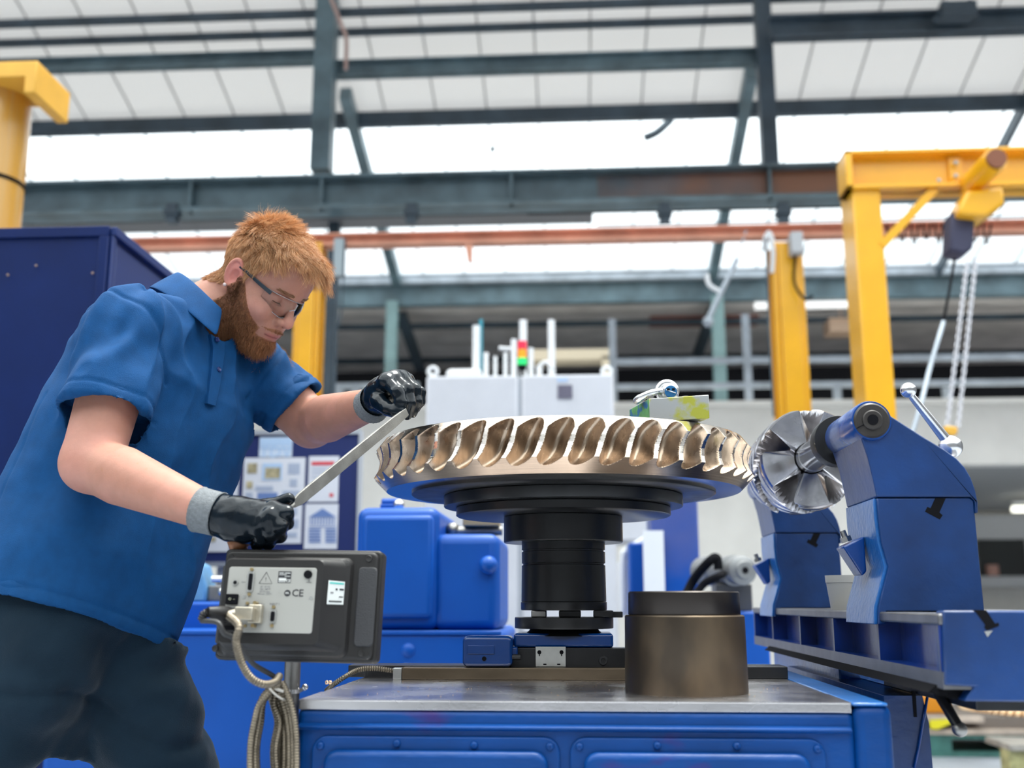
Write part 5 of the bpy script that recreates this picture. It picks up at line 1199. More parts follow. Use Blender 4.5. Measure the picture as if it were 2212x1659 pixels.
def npmesh(name, V, Q, mats, parent, colors=None, mi=None, sub=0):
    me = bpy.data.meshes.new(name); off = np.array(worldloc(parent)); Vv = (V - off).astype(np.float32)
    me.vertices.add(len(Vv)); me.vertices.foreach_set('co', Vv.ravel())
    k = Q.shape[1]; me.loops.add(len(Q)*k); me.loops.foreach_set('vertex_index', Q.ravel().astype(np.int32))
    me.polygons.add(len(Q)); me.polygons.foreach_set('loop_start', np.arange(0, len(Q)*k, k, dtype=np.int32))
    if mi is not None: me.polygons.foreach_set('material_index', mi.astype(np.int32))
    me.update(calc_edges=True); me.validate()
    if colors is not None:
        at = me.color_attributes.new('tint', 'FLOAT_COLOR', 'POINT'); c4 = np.concatenate([colors, np.ones((len(colors), 1))], 1).astype(np.float32)
        at.data.foreach_set('color', c4.ravel())
    me.shade_smooth()
    o = bpy.data.objects.new(name, me); COL.objects.link(o); o.parent = parent
    for m in (mats if isinstance(mats, (list, tuple)) else [mats]): me.materials.append(m)
    return o
_rn = np.random.RandomState(11); _KD = _rn.normal(size=(5, 7, 3)); _KD /= np.linalg.norm(_KD, axis=2)[:, :, None]; _PH = _rn.uniform(0, 6.28, (5, 7))
def wob(P, wl, ch=0):
    s = 0
    for i in range(7): s = s + np.sin((P @ _KD[ch, i])*(6.283/wl)*(.7+.12*i) + _PH[ch, i])
    return s/7
def strands(name, roots, dirs, n_pts, lens, rad, m, parent, curl=0.0, seed=0, clumps=0, camt=.5, tint=None):
    """thin tapered hairs; dirs = list of direction arrays blended root to tip"""
    rs = np.random.RandomState(seed); N = len(roots); pts = [roots]; d0, d1 = dirs
    p = roots.copy()
    for i in range(1, n_pts):
        t = (i-.5)/(n_pts-1); d = d0*(1-t) + d1*t + rs.normal(size=(N, 3))*curl
        d /= np.linalg.norm(d, axis=1)[:, None]; p = p + d*(lens/(n_pts-1))[:, None]; pts.append(p.copy())
    T = np.stack(pts, 1); cid = np.arange(N)
    if clumps:
        ctr = rs.choice(N, clumps, replace=False); cid = np.empty(N, int)
        for i in range(0, N, 2000): cid[i:i+2000] = ctr[((roots[i:i+2000, None]-roots[None, ctr])**2).sum(2).argmin(1)]
        tt = (np.linspace(0, 1, n_pts)**.8)[None, :, None]*camt; T = T*(1-tt) + T[cid]*tt
    tan = np.gradient(T, axis=1); tan /= np.linalg.norm(tan, axis=2)[..., None]
    ref = rs.normal(size=(N, 1, 3)); u = np.cross(tan, ref); u /= np.linalg.norm(u, axis=2)[..., None]; v = np.cross(tan, u)
    tp = np.linspace(1, .25, n_pts)[None, :, None]
    rg = []
    for k in range(3):
        a = 2*math.pi*k/3; rg.append(T + (u*math.cos(a) + v*math.sin(a))*rad*tp)
    Vv = np.stack(rg, 2).reshape(-1, 3)
    base = np.arange(N)[:, None, None]*n_pts*3 + np.arange(n_pts-1)[None, :, None]*3; k = np.arange(3)[None, None, :]; k2 = (k+1) % 3
    Q = np.stack([base+k, base+k2, base+3+k2, base+3+k], -1).reshape(-1, 4)
    cols = None
    if tint is not None:
        ca, cb = np.array(tint[0]), np.array(tint[1]); f = tint[2] if len(tint) > 2 else rs.uniform(size=N)
        f = np.clip(f*.6 + rs.uniform(size=N)[cid]*.4 + rs.normal(size=N)*.10, 0, 1)[:, None]
        cols = np.repeat(ca*(1-f)+cb*f, n_pts*3, 0)
    return npmesh(name, Vv.astype(np.float32), Q, m, parent, cols)
# ================================================================ the man
FOOT = Vector((A(170,1420,1.95).x, 1.95, 0))
man = thing('person', 'bearded person in blue polo shirt and safety glasses leaning in to file the wheel', 'person', FOOT)
SKIN = mat('skin', (.6,.35,.27), .52, attr='tint', noise=.05, nscale=60, sss=.15, spec=.35, bump=.08, bscale=400)
# joints
pel = AP(105,1400,1.95); neckb = AP(430,692,2.035)
shR, elR, wrR = AP(278,712,1.845), AP(196,1000,1.76), AP(452,1106,1.63)
shL, elL, wrL = AP(548,800,2.17), AP(672,915,2.18), AP(806,872,1.945)
hc_ = AP(504,597,1.99)                       # between the ears
def unit(v): return v/np.linalg.norm(v)
psi, th = math.radians(20), math.radians(42)
fw = V3(math.cos(psi)*math.cos(th), -math.sin(psi)*math.cos(th), -math.sin(th)); lf = V3(math.sin(psi), math.cos(psi), 0)
rl = math.radians(3); lf = unit(lf*math.cos(rl) + np.cross(fw, lf)*math.sin(rl)); up = unit(np.cross(fw, lf))
HR = np.stack([fw, lf, up], 1).astype(np.float32)        # head axes as columns
HS_ = .945
hc_ = hc_ + lf*.078                                       # origin sits between the ears
def toh(P): return ((P - hc_) @ HR)/HS_
def fromh(x, y, z): return hc_ + (HR @ V3(x, y, z))*HS_
def head_sdf(q):
    d = ellipsoid(q, V3(-.004,0,.043), (.099,.077,.090))
    ay = np.stack([q[:,0], np.abs(q[:,1]), q[:,2]], -1)
    d = smin(d, ellipsoid(q, V3(.044,0,.006), (.060,.064,.082)), .03)
    d = smin(d, ellipsoid(q, V3(.040,0,-.060), (.060,.056,.050)), .03)
    d = smin(d, ellipsoid(q, V3(.084,0,-.088), (.022,.026,.022)), .03)
    d = smin(d, ellipsoid(ay, V3(.062,.040,-.022), (.034,.026,.026)), .025)
    d = smin(d, capsule(ay, V3(.093,.004,.037), V3(.078,.046,.038), .0095, .008), .016)
    d = smin(d, ellipsoid(q, V3(.060,0,.070), (.046,.056,.048)), .02)
    d = smax(d, -ellipsoid(ay, V3(.104,.032,.016), (.018,.017,.014)), .012)      # sockets
    d = smin(d, ellipsoid(ay, V3(.0795,.0315,.016), (.0150,.0152,.0140)), .003)  # lids over the eyeballs
    d = smin(d, capsule(q, V3(.097,0,.028), V3(.121,0,-.012), .0065, .0095), .010)
    d = smin(d, ellipsoid(q, V3(.1225,0,-.0175), (.0125,.0115,.0115)), .008)
    d = smin(d, ellipsoid(ay, V3(.1115,.0135,-.0235), (.0105,.0072,.0085)), .006)
    d = smax(d, -ellipsoid(ay, V3(.1165,.0070,-.0325), (.0060,.0036,.0050)), .003)
    d = smin(d, ellipsoid(q, V3(.092,0,-.052), (.020,.030,.022)), .02)            # muzzle
    d = smin(d, capsule(ay, V3(.1070,.000,-.0555), V3(.0930,.0255,-.0600), .0036, .0022), .006)
    d = smin(d, capsule(ay, V3(.1050,.000,-.0650), V3(.0935,.0230,-.0625), .0042, .0024), .006)
    d = smax(d, -capsule(ay, V3(.1115,.0,-.0602), V3(.0955,.0280,-.0612), .0012, .0016), .002)
    # ears
    dlt = ay - V3(-.006,.0775,.004); cb, sb = math.cos(.42), math.sin(.42)
    ea = dlt[:,0]*cb - dlt[:,1]*sb; eb = dlt[:,0]*sb + dlt[:,1]*cb; ec = dlt[:,2]
    ea, ec = ea*.98 + ec*.20, ec*.98 - ea*.20
    e = np.stack([ea, eb, ec], -1)
    ear = ellipsoid(e, V3(0,0,.002), (.0195,.0060,.0320))
    ear = smin(ear, ellipsoid(e, V3(.006,.0,-.028), (.0090,.0045,.0105)), .006)
    kk_ = np.sqrt((ea/.0165)**2 + ((ec-.003)/.0285)**2)
    rim_ = np.sqrt(((kk_-1)*.020)**2 + (eb-.0045)**2) - .0034
    rim_ = np.where((ea > .010) & (ec < .0), .02, rim_)
    ear = smin(ear, rim_, .003)
    ear = smax(ear, -ellipsoid(e, V3(.004,.0075,-.003), (.0105,.0085,.0150)), .003)
    ear = smin(ear, ellipsoid(e, V3(.0165,.003,-.004), (.0045,.0045,.0070)), .003)
    d = smin(d, ear, .005)
    return d*HS_
# torso frame
axis = unit(neckb - pel); La = float(np.linalg.norm(neckb - pel))
fwdT = V3(.86,-.42,.0); fwdT = unit(fwdT - axis*(fwdT @ axis)); latT = unit(np.cross(axis, fwdT))   # lateral (toward his left)
def torso_sdf(P, grow=0.0):
    q = P - pel; v = (q @ axis)/La; f = q @ fwdT; l = q @ latT
    vv = np.array([-.25,-.05,.10,.28,.45,.62,.78,.90,1.0,1.1])
    ra = np.array([.215,.218,.215,.208,.205,.210,.205,.165,.09,.03])+grow      # lateral half width
    rb = np.array([.158,.168,.178,.172,.156,.150,.138,.110,.07,.03])+grow      # front-back half depth
    cf = np.array([-.015,-.005,.008,.006,-.004,-.006,-.008,-.020,-.02,-.0])
    A_ = np.maximum(np.interp(v, vv, ra), .015); B_ = np.maximum(np.interp(v, vv, rb), .015); c = np.interp(v, vv, cf)
    e = 2.35
    k = (np.abs(l/A_)**e + np.abs((f-c)/B_)**e)**(1/e)
    d = (k-1)*np.minimum(A_, B_)
    return np.maximum(d, np.maximum((v-1.08)*La, (-.24-v)*La)).astype(np.float32)
nk0 = neckb + axis*.0 - fwdT*.02
def body_sdf(P):
    d = head_sdf(toh(P))
    d = smin(d, capsule(P, fromh(-.032,0,-.020), nk0 - fwdT*.0, .052*HS_, .062), .02)
    d = smin(d, capsule(P, fromh(.000,0,-.060), nk0 + fwdT*.030, .034, .045), .02)
    t = torso_sdf(P, -.050); d = smin(d, t, .03)
    for s, e, w_, g in ((shR, elR, wrR, 1), (shL, elL, wrL, 0)):
        ua = capsule(P, s, e, .060, .050)
        bi = ellipsoid(P, s*.45+e*.55, (.055,.055,.10)); 
        fa = chain(P, [e, e*.72+w_*.28, e*.3+w_*.7, w_], [.0455, .0495, .0375, .0295])
        d = smin(d, smin(ua, fa, .018), .005)
    return d
def cap_bbox(lo, hi): return lo, hi
hx = hc_
bb0 = np.min([shR, elR, wrR, shL, elL, wrL, pel, hx], 0) - .10; bb1 = np.max([shR, elR, wrR, shL, elL, wrL, pel, hx], 0) + .12
bb0[2] = 1.02; bb1[2] = hx[2] + .19; bb1[0] = max(wrL[0]+.03, hx[0]+.17)
gx = axis_grid(bb0[0], bb1[0], .0048, [(hx[0]-.11, hx[0]+.16, .0019)])
gy = axis_grid(bb0[1]+.02, bb1[1], .0048, [(hx[1]-.098, hx[1]-.02, .0019), (hx[1]-.02, hx[1]+.08, .0028)])
gz = axis_grid(bb0[2], bb1[2], .0048, [(hx[2]-.15, hx[2]+.13, .0019)])
Vb, Qb = sculpt(body_sdf, gx, gy, gz, 1)
Nb = normals(Vb, Qb)
hq = toh(Vb); hn = Nb @ HR
# skin tint: rosy nose, ears, cheeks, lips, elbows; freckles on the arms
base = np.array([.45,.215,.155]); tint = np.repeat(base[None], len(Vb), 0)
def blend(mask, col): 
    global tint
    mask = np.clip(mask, 0, 1)[:, None]; tint = tint*(1-mask) + np.array(col)*mask
def blob(c, r, soft=.4): 
    q = hq.copy(); q[:,1] = np.abs(q[:,1]); dd = np.linalg.norm((q - np.array(c))/np.array(r), axis=1); return np.clip((1-dd)/soft, 0, 1)
ishead = (np.linalg.norm(hq, axis=1) < .19)
blend(blob((.122,.0,-.018), (.020,.018,.018))*.45, (.74,.32,.25))
blend(blob((.070,.048,-.022), (.035,.03,.028))*.30, (.74,.34,.28))
blend(blob((-.004,.080,.010), (.030,.020,.040))*.55, (.78,.26,.23))
lip = (np.abs(np.abs(hq[:,1])) < .024) & (hq[:,0] > .094) & (hq[:,2] < -.0520) & (hq[:,2] > -.0715)
lm = np.clip(1.2-np.abs((hq[:,2]+.0600)/.0078)-np.abs(hq[:,1]/.027)**4*.8, 0, 1)*(hq[:,0] > .084)
lm = lm*ishead; blend(lm*1.1*(lm > .3), (.44,.15,.13))
blend(np.exp(-((hq[:,2]+.0608)/.0013)**2)*(hq[:,0] > .086)*(np.abs(hq[:,1]) < .0255)*ishead*.85, (.16,.05,.04)); blend(blob((.1150,.0075,-.0305), (.0065,.0045,.0055), .6)*.9, (.12,.04,.03))  # mouth line and nostrils: shade of the creases put into the tint
# beard shadow skin and scalp take the hair colour below the strands
HAIRC = np.array([.30,.16,.07]); BRDC = np.array([.27,.105,.045])
def side(x): return np.abs(x)
hz, hxx, hy = hq[:,2], hq[:,0], np.abs(hq[:,1])
# hairline in head coordinates
hairline = np.interp(hxx, [-.13,-.06,-.022,.0,.012,.03,.055,.075,.12], [-.055,-.050,-.032,.020,-.004,.030,.072,.096,.102])
hairmask = (hz > hairline) & ishead & (hy < .0795) & ~((np.linalg.norm((np.stack([hxx+.006, hy-.082, hz-.004], -1))/np.array([.025,.026,.038]), axis=1) < 1))
top_line = np.interp(hxx, [-.012,.0,.010,.024,.045,.068,.085,.100,.13], [-.2,-.030,.012,.006,-.012,-.031,-.048,-.057,-.06])
low_line = np.interp(hxx, [-.01,.01,.04,.12], [-.085,-.105,-.135,-.16])
beardmask = ishead & (hz < top_line) & (hz > low_line) & (hxx > -.001) & ~((lm > .2))
mous = ishead & (hxx > .088) & (hz < -.0415-.25*np.maximum(0,hy-.008)) & (hz > -.0525-.4*np.maximum(0,hy-.010)) & (hy < .036)
beardmask |= (mous & ~(lm > .2))
beardmask &= ~((hxx > .078) & (np.abs(hz+.0605) < .0105) & (hy < .036)); blend(hairmask*.85, HAIRC); blend(beardmask*.75, BRDC)
brow = ishead & (hxx > .070) & (hz > .0335) & (hz < .0425) & (hy < .050) & (hy > .010)
blend(brow*.35, (.50,.28,.17))
# arms
def fre(P): return (wob(P, .011, 0)*wob(P, .0073, 1))
arm = ~ishead; fr_ = np.clip((fre(Vb)-.16)*6, 0, 1)*arm
blend(fr_*.55, (.42,.19,.10)); blend(np.clip(wob(Vb,.07,3)*1.5, 0, 1)*arm*.35, (.62,.29,.23))
blend(np.clip(1-np.linalg.norm(Vb-elR, axis=1)/.075, 0, 1)*.5, (.72,.30,.27))
body = npmesh('body', Vb, Qb, SKIN, man, tint)
# ---------------------------------------------------------------- hair
def hairmat(name, rough, f):
    m = mat(name, (.5,.3,.15), rough, attr='tint', spec=.6); n = m.node_tree.nodes; L = m.node_tree.links
    tr = n.new('ShaderNodeBsdfTranslucent'); mx = n.new('ShaderNodeMixShader'); mx.inputs[0].default_value = f
    at = [q for q in n if q.type == 'ATTRIBUTE'][0]; L.new(at.outputs['Color'], tr.inputs[0])
    out = [q for q in n if q.type == 'OUTPUT_MATERIAL'][0]; L.new(n['Principled BSDF'].outputs[0], mx.inputs[1]); L.new(tr.outputs[0], mx.inputs[2]); L.new(mx.outputs[0], out.inputs[0]); return m
HAIRM = hairmat('ginger_hair', .30, .42) if 1 else mat('ginger_hair2', (.50,.27,.125), .36, spec=.7, attr='tint')
HAIRD = HAIRM
BEARDM = mat('ginger_beard', (.24,.085,.034), .5, spec=.4, attr='tint')
rs = np.random.RandomState(4)
def pick(mask, n):
    f = mask[Qb].all(1); q = Qb[f]; a = np.linalg.norm(np.cross(Vb[q[:,2]]-Vb[q[:,0]], Vb[q[:,3]]-Vb[q[:,1]]), axis=1)
    s = rs.choice(len(q), n, p=a/a.sum()); u, v = rs.uniform(size=(2, n, 1)); q = q[s]
    P = (Vb[q[:,0]]*(1-u)+Vb[q[:,1]]*u)*(1-v) + (Vb[q[:,3]]*(1-u)+Vb[q[:,2]]*u)*v
    N_ = Nb[q[:,0]]; return P, N_
def tohd(d): return d @ HR.T        # head-frame direction to world
P, N_ = pick(hairmask, 24000)
q = toh(P); n = N_ @ HR
topw = np.clip((q[:,2]-.055)/.05, 0, 1); front = np.clip((q[:,0]-.0)/.08, 0, 1)
ln = .010 + .012*np.clip((q[:,2]+.02)/.07, 0, 1) + topw*(.026 + .018*front)
ln *= rs.uniform(.7, 1.15, len(ln))
flow = np.stack([.9*np.ones(len(q))*(.35+.75*topw), np.sign(q[:,1])*.12*topw + .15*topw, -.75*(1-topw) - .15], -1)
flow += rs.normal(size=flow.shape)*.22
cl = np.stack([wob(P, .022, 0), wob(P, .018, 1), wob(P, .025, 2)], -1)*1.6; flow += cl*(.35+.9*topw)[:, None]
flow -= n*(flow*n).sum(1)[:, None]; flow /= np.linalg.norm(flow, axis=1)[:, None]
crown = np.clip(1-np.linalg.norm(q-np.array([-.045,0,.115]), axis=1)/.05, 0, 1)
lift = .35 + .45*topw*(.6+.4*front) + crown*.8
d0 = flow*.8 + n*lift[:, None]; d1 = flow + n*(.05 + crown*.4)[:, None]*1.0
fr_m = (q[:,0] > .055)[:, None]; d1 = np.where(fr_m, flow*1.0 + np.array([.45,0,-.38]), d1)
hair = strands('hair', P, (tohd(d0), tohd(d1)), 7, ln, .00034, HAIRM, man, curl=.09, clumps=1500, camt=.5, tint=((.58,.25,.09),(1.0,.70,.40)))
P2, N2 = pick(hairmask & (hz < .05), 6000); q2 = toh(P2); n2 = N2 @ HR
f2 = np.array([.25,0,-.8]) + rs.normal(size=(len(q2), 3))*.2; f2 = f2 - n2*(f2*n2).sum(1)[:, None]
strands('short_hair', P2, (tohd(f2+n2*.35), tohd(f2+n2*.1)), 4, rs.uniform(.006,.013,len(q2)), .0004, HAIRD, hair, tint=((.40,.18,.07),(.72,.40,.19)))
# tufts sticking up at the crown
P3, N3 = pick(hairmask & (np.linalg.norm(hq-np.array([-.045,0,.12]), axis=1) < .035), 240); q3 = toh(P3)
d = np.array([-.55,0,.75]) + rs.normal(size=(len(q3), 3))*.28
strands('tuft', P3, (tohd(d), tohd(d+np.array([.5,0,.1]))), 6, rs.uniform(.025,.048,len(q3)), .00042, HAIRM, hair, curl=.12, tint=((.8,.5,.28),(1.,.78,.52)))
# beard
P, N_ = pick(beardmask, 11000); q = toh(P); n = N_ @ HR
jaw = np.clip((-.045-q[:,2])/.05, 0, 1)
ln = (.007 + .021*jaw)*rs.uniform(.6, 1.2, len(q)); ln[(q[:,2] > -.056) & (q[:,0] > .09)] *= .8
f = np.stack([.35*np.ones(len(q)), np.zeros(len(q)), -.8*np.ones(len(q))], -1) + rs.normal(size=(len(q), 3))*.35 + np.stack([wob(P,.02,0), wob(P,.018,1), wob(P,.02,2)], -1)*.6
f -= n*(f*n).sum(1)[:, None]*.7
beard = strands('beard', P, (tohd(f*.6+n*.7), tohd(f+n*.25)), 5, ln, .00040, BEARDM, man, curl=.28, clumps=1300, camt=.4, tint=((.13,.05,.022),(.46,.20,.085), np.clip((q[:,0]-.03)/.07, 0, 1)))
P, N_ = pick(brow, 260); n = N_ @ HR; f = np.stack([-.3*np.ones(len(P)), np.sign(toh(P)[:,1])*.8, .1*np.ones(len(P))], -1)
strands('eyebrow', P, (tohd(f+n*.3), tohd(f)), 3, rs.uniform(.005,.008,len(P)), .0003, HAIRM, man, tint=((.35,.18,.08),(.5,.28,.14)))
# lashes along the lowered lids
for s in (-1, 1):
    mb = MB()
    pts = []
    for k in range(9):
        a = -1.0 + 2.0*k/8; pts.append(Vector(fromh(.0795+.0152*math.cos(a)*.96, s*(.0315)+.0150*math.sin(a), .0105-.001*math.cos(a))))
    mb.tube(pts, .0007, 5)
    for k in range(14):
        a = -.9 + 1.8*k/13; b = np.array(fromh(.0795+.0150*math.cos(a), s*.0315+.0150*math.sin(a), .0105)); e = np.array(fromh(.0795+.0225*math.cos(a), s*.0315+.0215*math.sin(a), .0065))
        mb.tube([Vector(b), Vector(e)], [.0003, .00015], 4)
    obj('eyelashes', mb, mat('lash', (.10,.05,.03), .6), man)
# ---------------------------------------------------------------- safety glasses
FR = mat('glasses_frame', (.012,.022,.035), .3, spec=.5)
gl = bpy.data.materials.new('clear_lens'); gl.use_nodes = True; n_ = gl.node_tree.nodes; n_.clear(); L_ = gl.node_tree.links
o_ = n_.new('ShaderNodeOutputMaterial'); m_1 = n_.new('ShaderNodeMixShader'); t_ = n_.new('ShaderNodeBsdfTransparent'); g_1 = n_.new('ShaderNodeBsdfGlossy'); fz = n_.new('ShaderNodeLayerWeight')
fz.inputs[0].default_value = .14; g_1.inputs['Roughness'].default_value = .03; t_.inputs[0].default_value = (.985,.985,.99,1)
L_.new(fz.outputs['Fresnel'], m_1.inputs[0]); L_.new(t_.outputs[0], m_1.inputs[1]); L_.new(g_1.outputs[0], m_1.inputs[2]); L_.new(m_1.outputs[0], o_.inputs[0])
gf = MB(); H = lambda x, y, z: Vector(fromh(x, y, z))
lens_v = []; lens_f = []; NU, NVv = 40, 10
for i in range(NU+1):
    a = math.radians(-62 + 124*i/NU); r = .070
    for j in range(NVv+1):
        t2 = j/NVv; side_ = abs(math.sin(a)); zt1 = .030 - .004*side_**2; zb1 = -.016 + .022*side_**2.2 + .007*max(0, 1-abs(a)/.22)
        z = zt1 + (zb1-zt1)*t2; bow = .004*math.sin(math.pi*t2)
        lens_v.append(H(.040 + (r+bow)*math.cos(a), (r+bow)*math.sin(a), z))
for i in range(NU):
    for j in range(NVv): lens_f.append((i*(NVv+1)+j, (i+1)*(NVv+1)+j, (i+1)*(NVv+1)+j+1, i*(NVv+1)+j+1))
glasses = obj('safety_glasses', MB().tube([H(.040+.070*math.cos(math.radians(x)), .070*math.sin(math.radians(x)), .0302-.004*math.sin(math.radians(x))**2) for x in range(-60, 61, 6)], .0006, 6), mat('clear_rim', (.75,.78,.82), .1, alpha=.5), man, shade=180)
obj('lower_rim', MB().tube([H(.0402+.070*math.cos(a_), .070*math.sin(a_), -.016+.022*abs(math.sin(a_))**2.2+.007*max(0, 1-abs(a_)/.22)) for a_ in [math.radians(x) for x in range(-60, 61, 4)]], .0006, 6), MATS['clear_rim'], glasses, shade=180)
lo = obj('lens', MB().add(lens_v, lens_f), gl, glasses, shade=180)
md_ = lo.modifiers.new('thick', 'SOLIDIFY'); md_.thickness = .0014
for s in (-1, 1):
    tp_ = [H(.088 if s < 0 else .064, s*(.0595 if s < 0 else .070), .0235), H(.060, s*.0730, .0255), H(.02, s*.0795, .026), H(-.004, s*.0800, .024), H(-.018, s*.0795, .014)]
    hh = [.0078, .0072, .0055, .0040, .003]; mb = MB(); vs_ = []
    for p_, h_ in zip(tp_, hh):
        for dz, dy in ((-h_/2, -.0011), (h_/2, -.0011), (h_/2, .0011), (-h_/2, .0011)):
            vs_.append(p_ + Vector(up)*dz + Vector(lf)*dy)
    fs_ = [(0,1,2,3), (16,19,18,17)] + [(i*4+k, (i+1)*4+k, (i+1)*4+(k+1)%4, i*4+(k+1)%4) for i in range(4) for k in range(4)]
    mb.add(vs_, fs_); obj('temple', mb, FR, glasses, bevel=.0006)
obj('nose_bridge', MB().tube([H(.1135,-.008,.008), H(.1155,0,.014), H(.1135,.008,.008)], .0012, 6), MATS['clear_rim'], glasses, shade=180)
obj('earplug', MB().sphere(fromh(-.002,-.088,-.024), .0036, 12, 8), mat('earplug', (.75,.6,.58), .5), man, shade=180)
# ================================================================ polo shirt
SHIRT = mat('polo_blue', (.003,.058,.185), .78, noise=.10, nscale=40, bump=.25, bscale=650, sheen=.0, spec=.2)
TRS = mat('trouser_navy', (.010,.024,.040), .85, noise=.15, nscale=14, bump=.3, bscale=500, sheen=.15, spec=.15)
slR = shR + (elR-shR)*.66; slL = shL + (elL-shL)*.72
uR, uL = unit(elR-shR), unit(elL-shL)
def sleeve(P, s, e, u, r0, r1, ln, fat):
    q = P - s; t = q @ u; tt = np.clip(t/ln, -.1, 1.3)
    rad = np.linalg.norm(q - t[:, None]*u, axis=1)
    r = r0 + (r1-r0)*tt
    d = rad - r
    return np.maximum(d, np.maximum(t-ln, -t-.05)).astype(np.float32)
lnR, lnL = float(np.linalg.norm(slR-shR)), float(np.linalg.norm(slL-shL))
def shirt_sdf(P):
    t = torso_sdf(P, .0); 
    v = ((P-pel) @ axis)/La
    sh = smin(capsule(P, neckb-axis*.03-fwdT*.02, shR, .060, .066), capsule(P, neckb-axis*.03-fwdT*.02, shL, .060, .064), .03)
    d = smin(t, sh, .05)
    # sleeve: tube with a hollow mouth
    for s, u, ln, r0, r1 in ((shR, uR, lnR, .076, .082), (shL, uL, lnL, .070, .073)):
        q = P - s; tt = q @ u; rad = np.linalg.norm(q - tt[:, None]*u, axis=1); r = r0 + (r1-r0)*np.clip(tt/ln, 0, 1.2)
        tube = np.maximum(rad - r, np.maximum(tt-ln, -tt))
        ball = np.linalg.norm(q, axis=1) - r0
        d = smin(d, np.minimum(tube, ball), .022)
        hol = np.maximum(rad - (r-.009), np.maximum(-(tt-(ln-.03)), tt-ln-.02))
        d = np.maximum(d, -hol)
    # hollow hem
    hv = hem_h(P); inn = torso_sdf(P, -.011)
    d = np.maximum(d, hv); d = np.maximum(d, -np.maximum(inn, -(hv+.05)))
    # neck opening
    d = smax(d, -capsule(P, neckb-axis*.02+fwdT*.005, neckb+axis*.2+fwdT*.04, .066, .09), .01)
    return d.astype(np.float32)
h1, h2 = AP(20,1302,1.80), AP(330,1362,1.83)
def hem_h(P):
    # signed height below the hem: positive = beyond the hem
    q = P - pel; l = q @ latT; f = q @ fwdT
    hem_v = .026*La + .33*np.maximum(f, -.02) + .012*np.cos(f*9) - l*.05
    return -((q @ axis) - hem_v)
s0 = np.min([shR, shL, pel], 0) - np.array([.27,.14,.12]); s1_ = np.max([shR, slL, neckb], 0) + np.array([.12,.12,.08])
gx = axis_grid(s0[0], s1_[0], .0041); gy = axis_grid(min(shR[1], slR[1])-.10, s1_[1], .0041); gz = axis_grid(s0[2], s1_[2], .0041)
Vs, Qs = sculpt(shirt_sdf, gx, gy, gz, 1)
Ns = normals(Vs, Qs)
def folds(V):
    q = V - pel; a = q @ axis; l = q @ latT; f = q @ fwdT; v = a/La
    d = np.zeros(len(V))
    # long drapes running from the shoulders down the front
    ph = l*55 + a*6 + wob(V, .16, 0)*2.2
    d += .0070*(1-1.6*np.abs(np.sin(ph*.5))**.8)*np.clip((f)/.10, 0, 1)*np.clip((v-.15)/.3, 0, 1)
    ph = l*34 - a*10 + wob(V, .2, 3)*2.6
    d += .0050*np.sin(ph)*np.clip((v-.05)/.3, 0, 1)*np.clip(1.1-v, 0, 1)
    d += .0060*wob(V, .13, 1) + .0026*wob(V, .055, 2)*np.clip(v+.2, .3, 1)
    # shoulder/sleeve creases radiating from the armpit
    for s, u in ((shR, uR), (shL, uL)):
        r = V - s; t = r @ u; rad = np.linalg.norm(r, axis=1); w_ = np.exp(-((rad-.09)/.055)**2)
        ang_ = np.arctan2(r @ latT, r @ fwdT)
        d += .0070*np.sin(ang_*5 + rad*40 + wob(V, .1, 4)*1.6)*w_
    return d
# seam grooves: armhole, sleeve hems, side seam, hem line
def groove(x, w_=.0018): return np.exp(-(x/w_)**2)
dd = folds(Vs)
for s, u, ln in ((shR, uR, lnR), (shL, uL, lnL)):
    r = Vs - s; t = r @ u; rad = np.linalg.norm(r - t[:, None]*u, axis=1)
    near_ = (rad < .10)
    dd -= .0022*groove(t-(ln-.022), .0035)*near_*(t > 0)
    av = unit(u*.75 + (latT if s is shL else -latT)*.65)
    dd -= .0035*groove((r @ av)-.012, .005)*(np.linalg.norm(r, axis=1) < .125)*( (Vs-pel) @ axis > .30)
qv = Vs - pel
dd -= .0022*groove(-hem_h(Vs)-.022, .0035)
dd -= .0016*groove((qv @ fwdT)-(-.02)+.04*((qv@axis)), .004)*((qv @ latT) < -.1)*((qv@axis) < .42)
Vs = Vs + Ns*dd[:, None].astype(np.float32)
shirt = npmesh('polo_shirt', Vs, Qs, SHIRT, man)
shirt['label'] = 'blue short-sleeved polo shirt'
# collar: folded band round the neck
def ring_pt(a, h, r):
    """a = angle round the neck from the front, h = height along the torso axis, r = radius"""
    c = neckb + axis*.015 - fwdT*.0
    return c + (fwdT*math.cos(a)*1.12 + latT*math.sin(a))*r + axis*h
def collar():
    vs = []; n_a = 56; prof_ = []
    for i in range(n_a+1):
        a = math.radians(50 + 294*i/n_a); fr_ = (1+math.cos(a))/2; bk = 1-fr_
        top_h = .030 + .034*bk - .030*fr_**3; r_in = .066 + .004*fr_
        fall = .050 + .010*fr_**2; out_ = .024 + .010*bk
        pr_ = [(top_h-.035, r_in+.004), (top_h-.004, r_in), (top_h+.004, r_in+.004), (top_h+.001, r_in+.010), (top_h-fall*.5, r_in+.010+out_*.55), (top_h-fall, r_in+.012+out_), (top_h-fall-.001, r_in+.008+out_), (top_h-fall*.5, r_in+.006+out_*.5)]
        for h, r in pr_: vs.append(ring_pt(a, h, r))
    k = 8; fs = []
    for i in range(n_a):
        for j in range(k): fs.append((i*k+j, i*k+(j+1)%k, (i+1)*k+(j+1)%k, (i+1)*k+j))
    fs += [tuple(range(k))[::-1], tuple(n_a*k+j for j in range(k))]
    mb = MB().add([Vector(v) for v in vs], fs); o = obj('collar', mb, SHIRT, shirt, shade=180)
    md = o.modifiers.new('sub', 'SUBSURF'); md.levels = 1; md.render_levels = 2
    return o
collar()
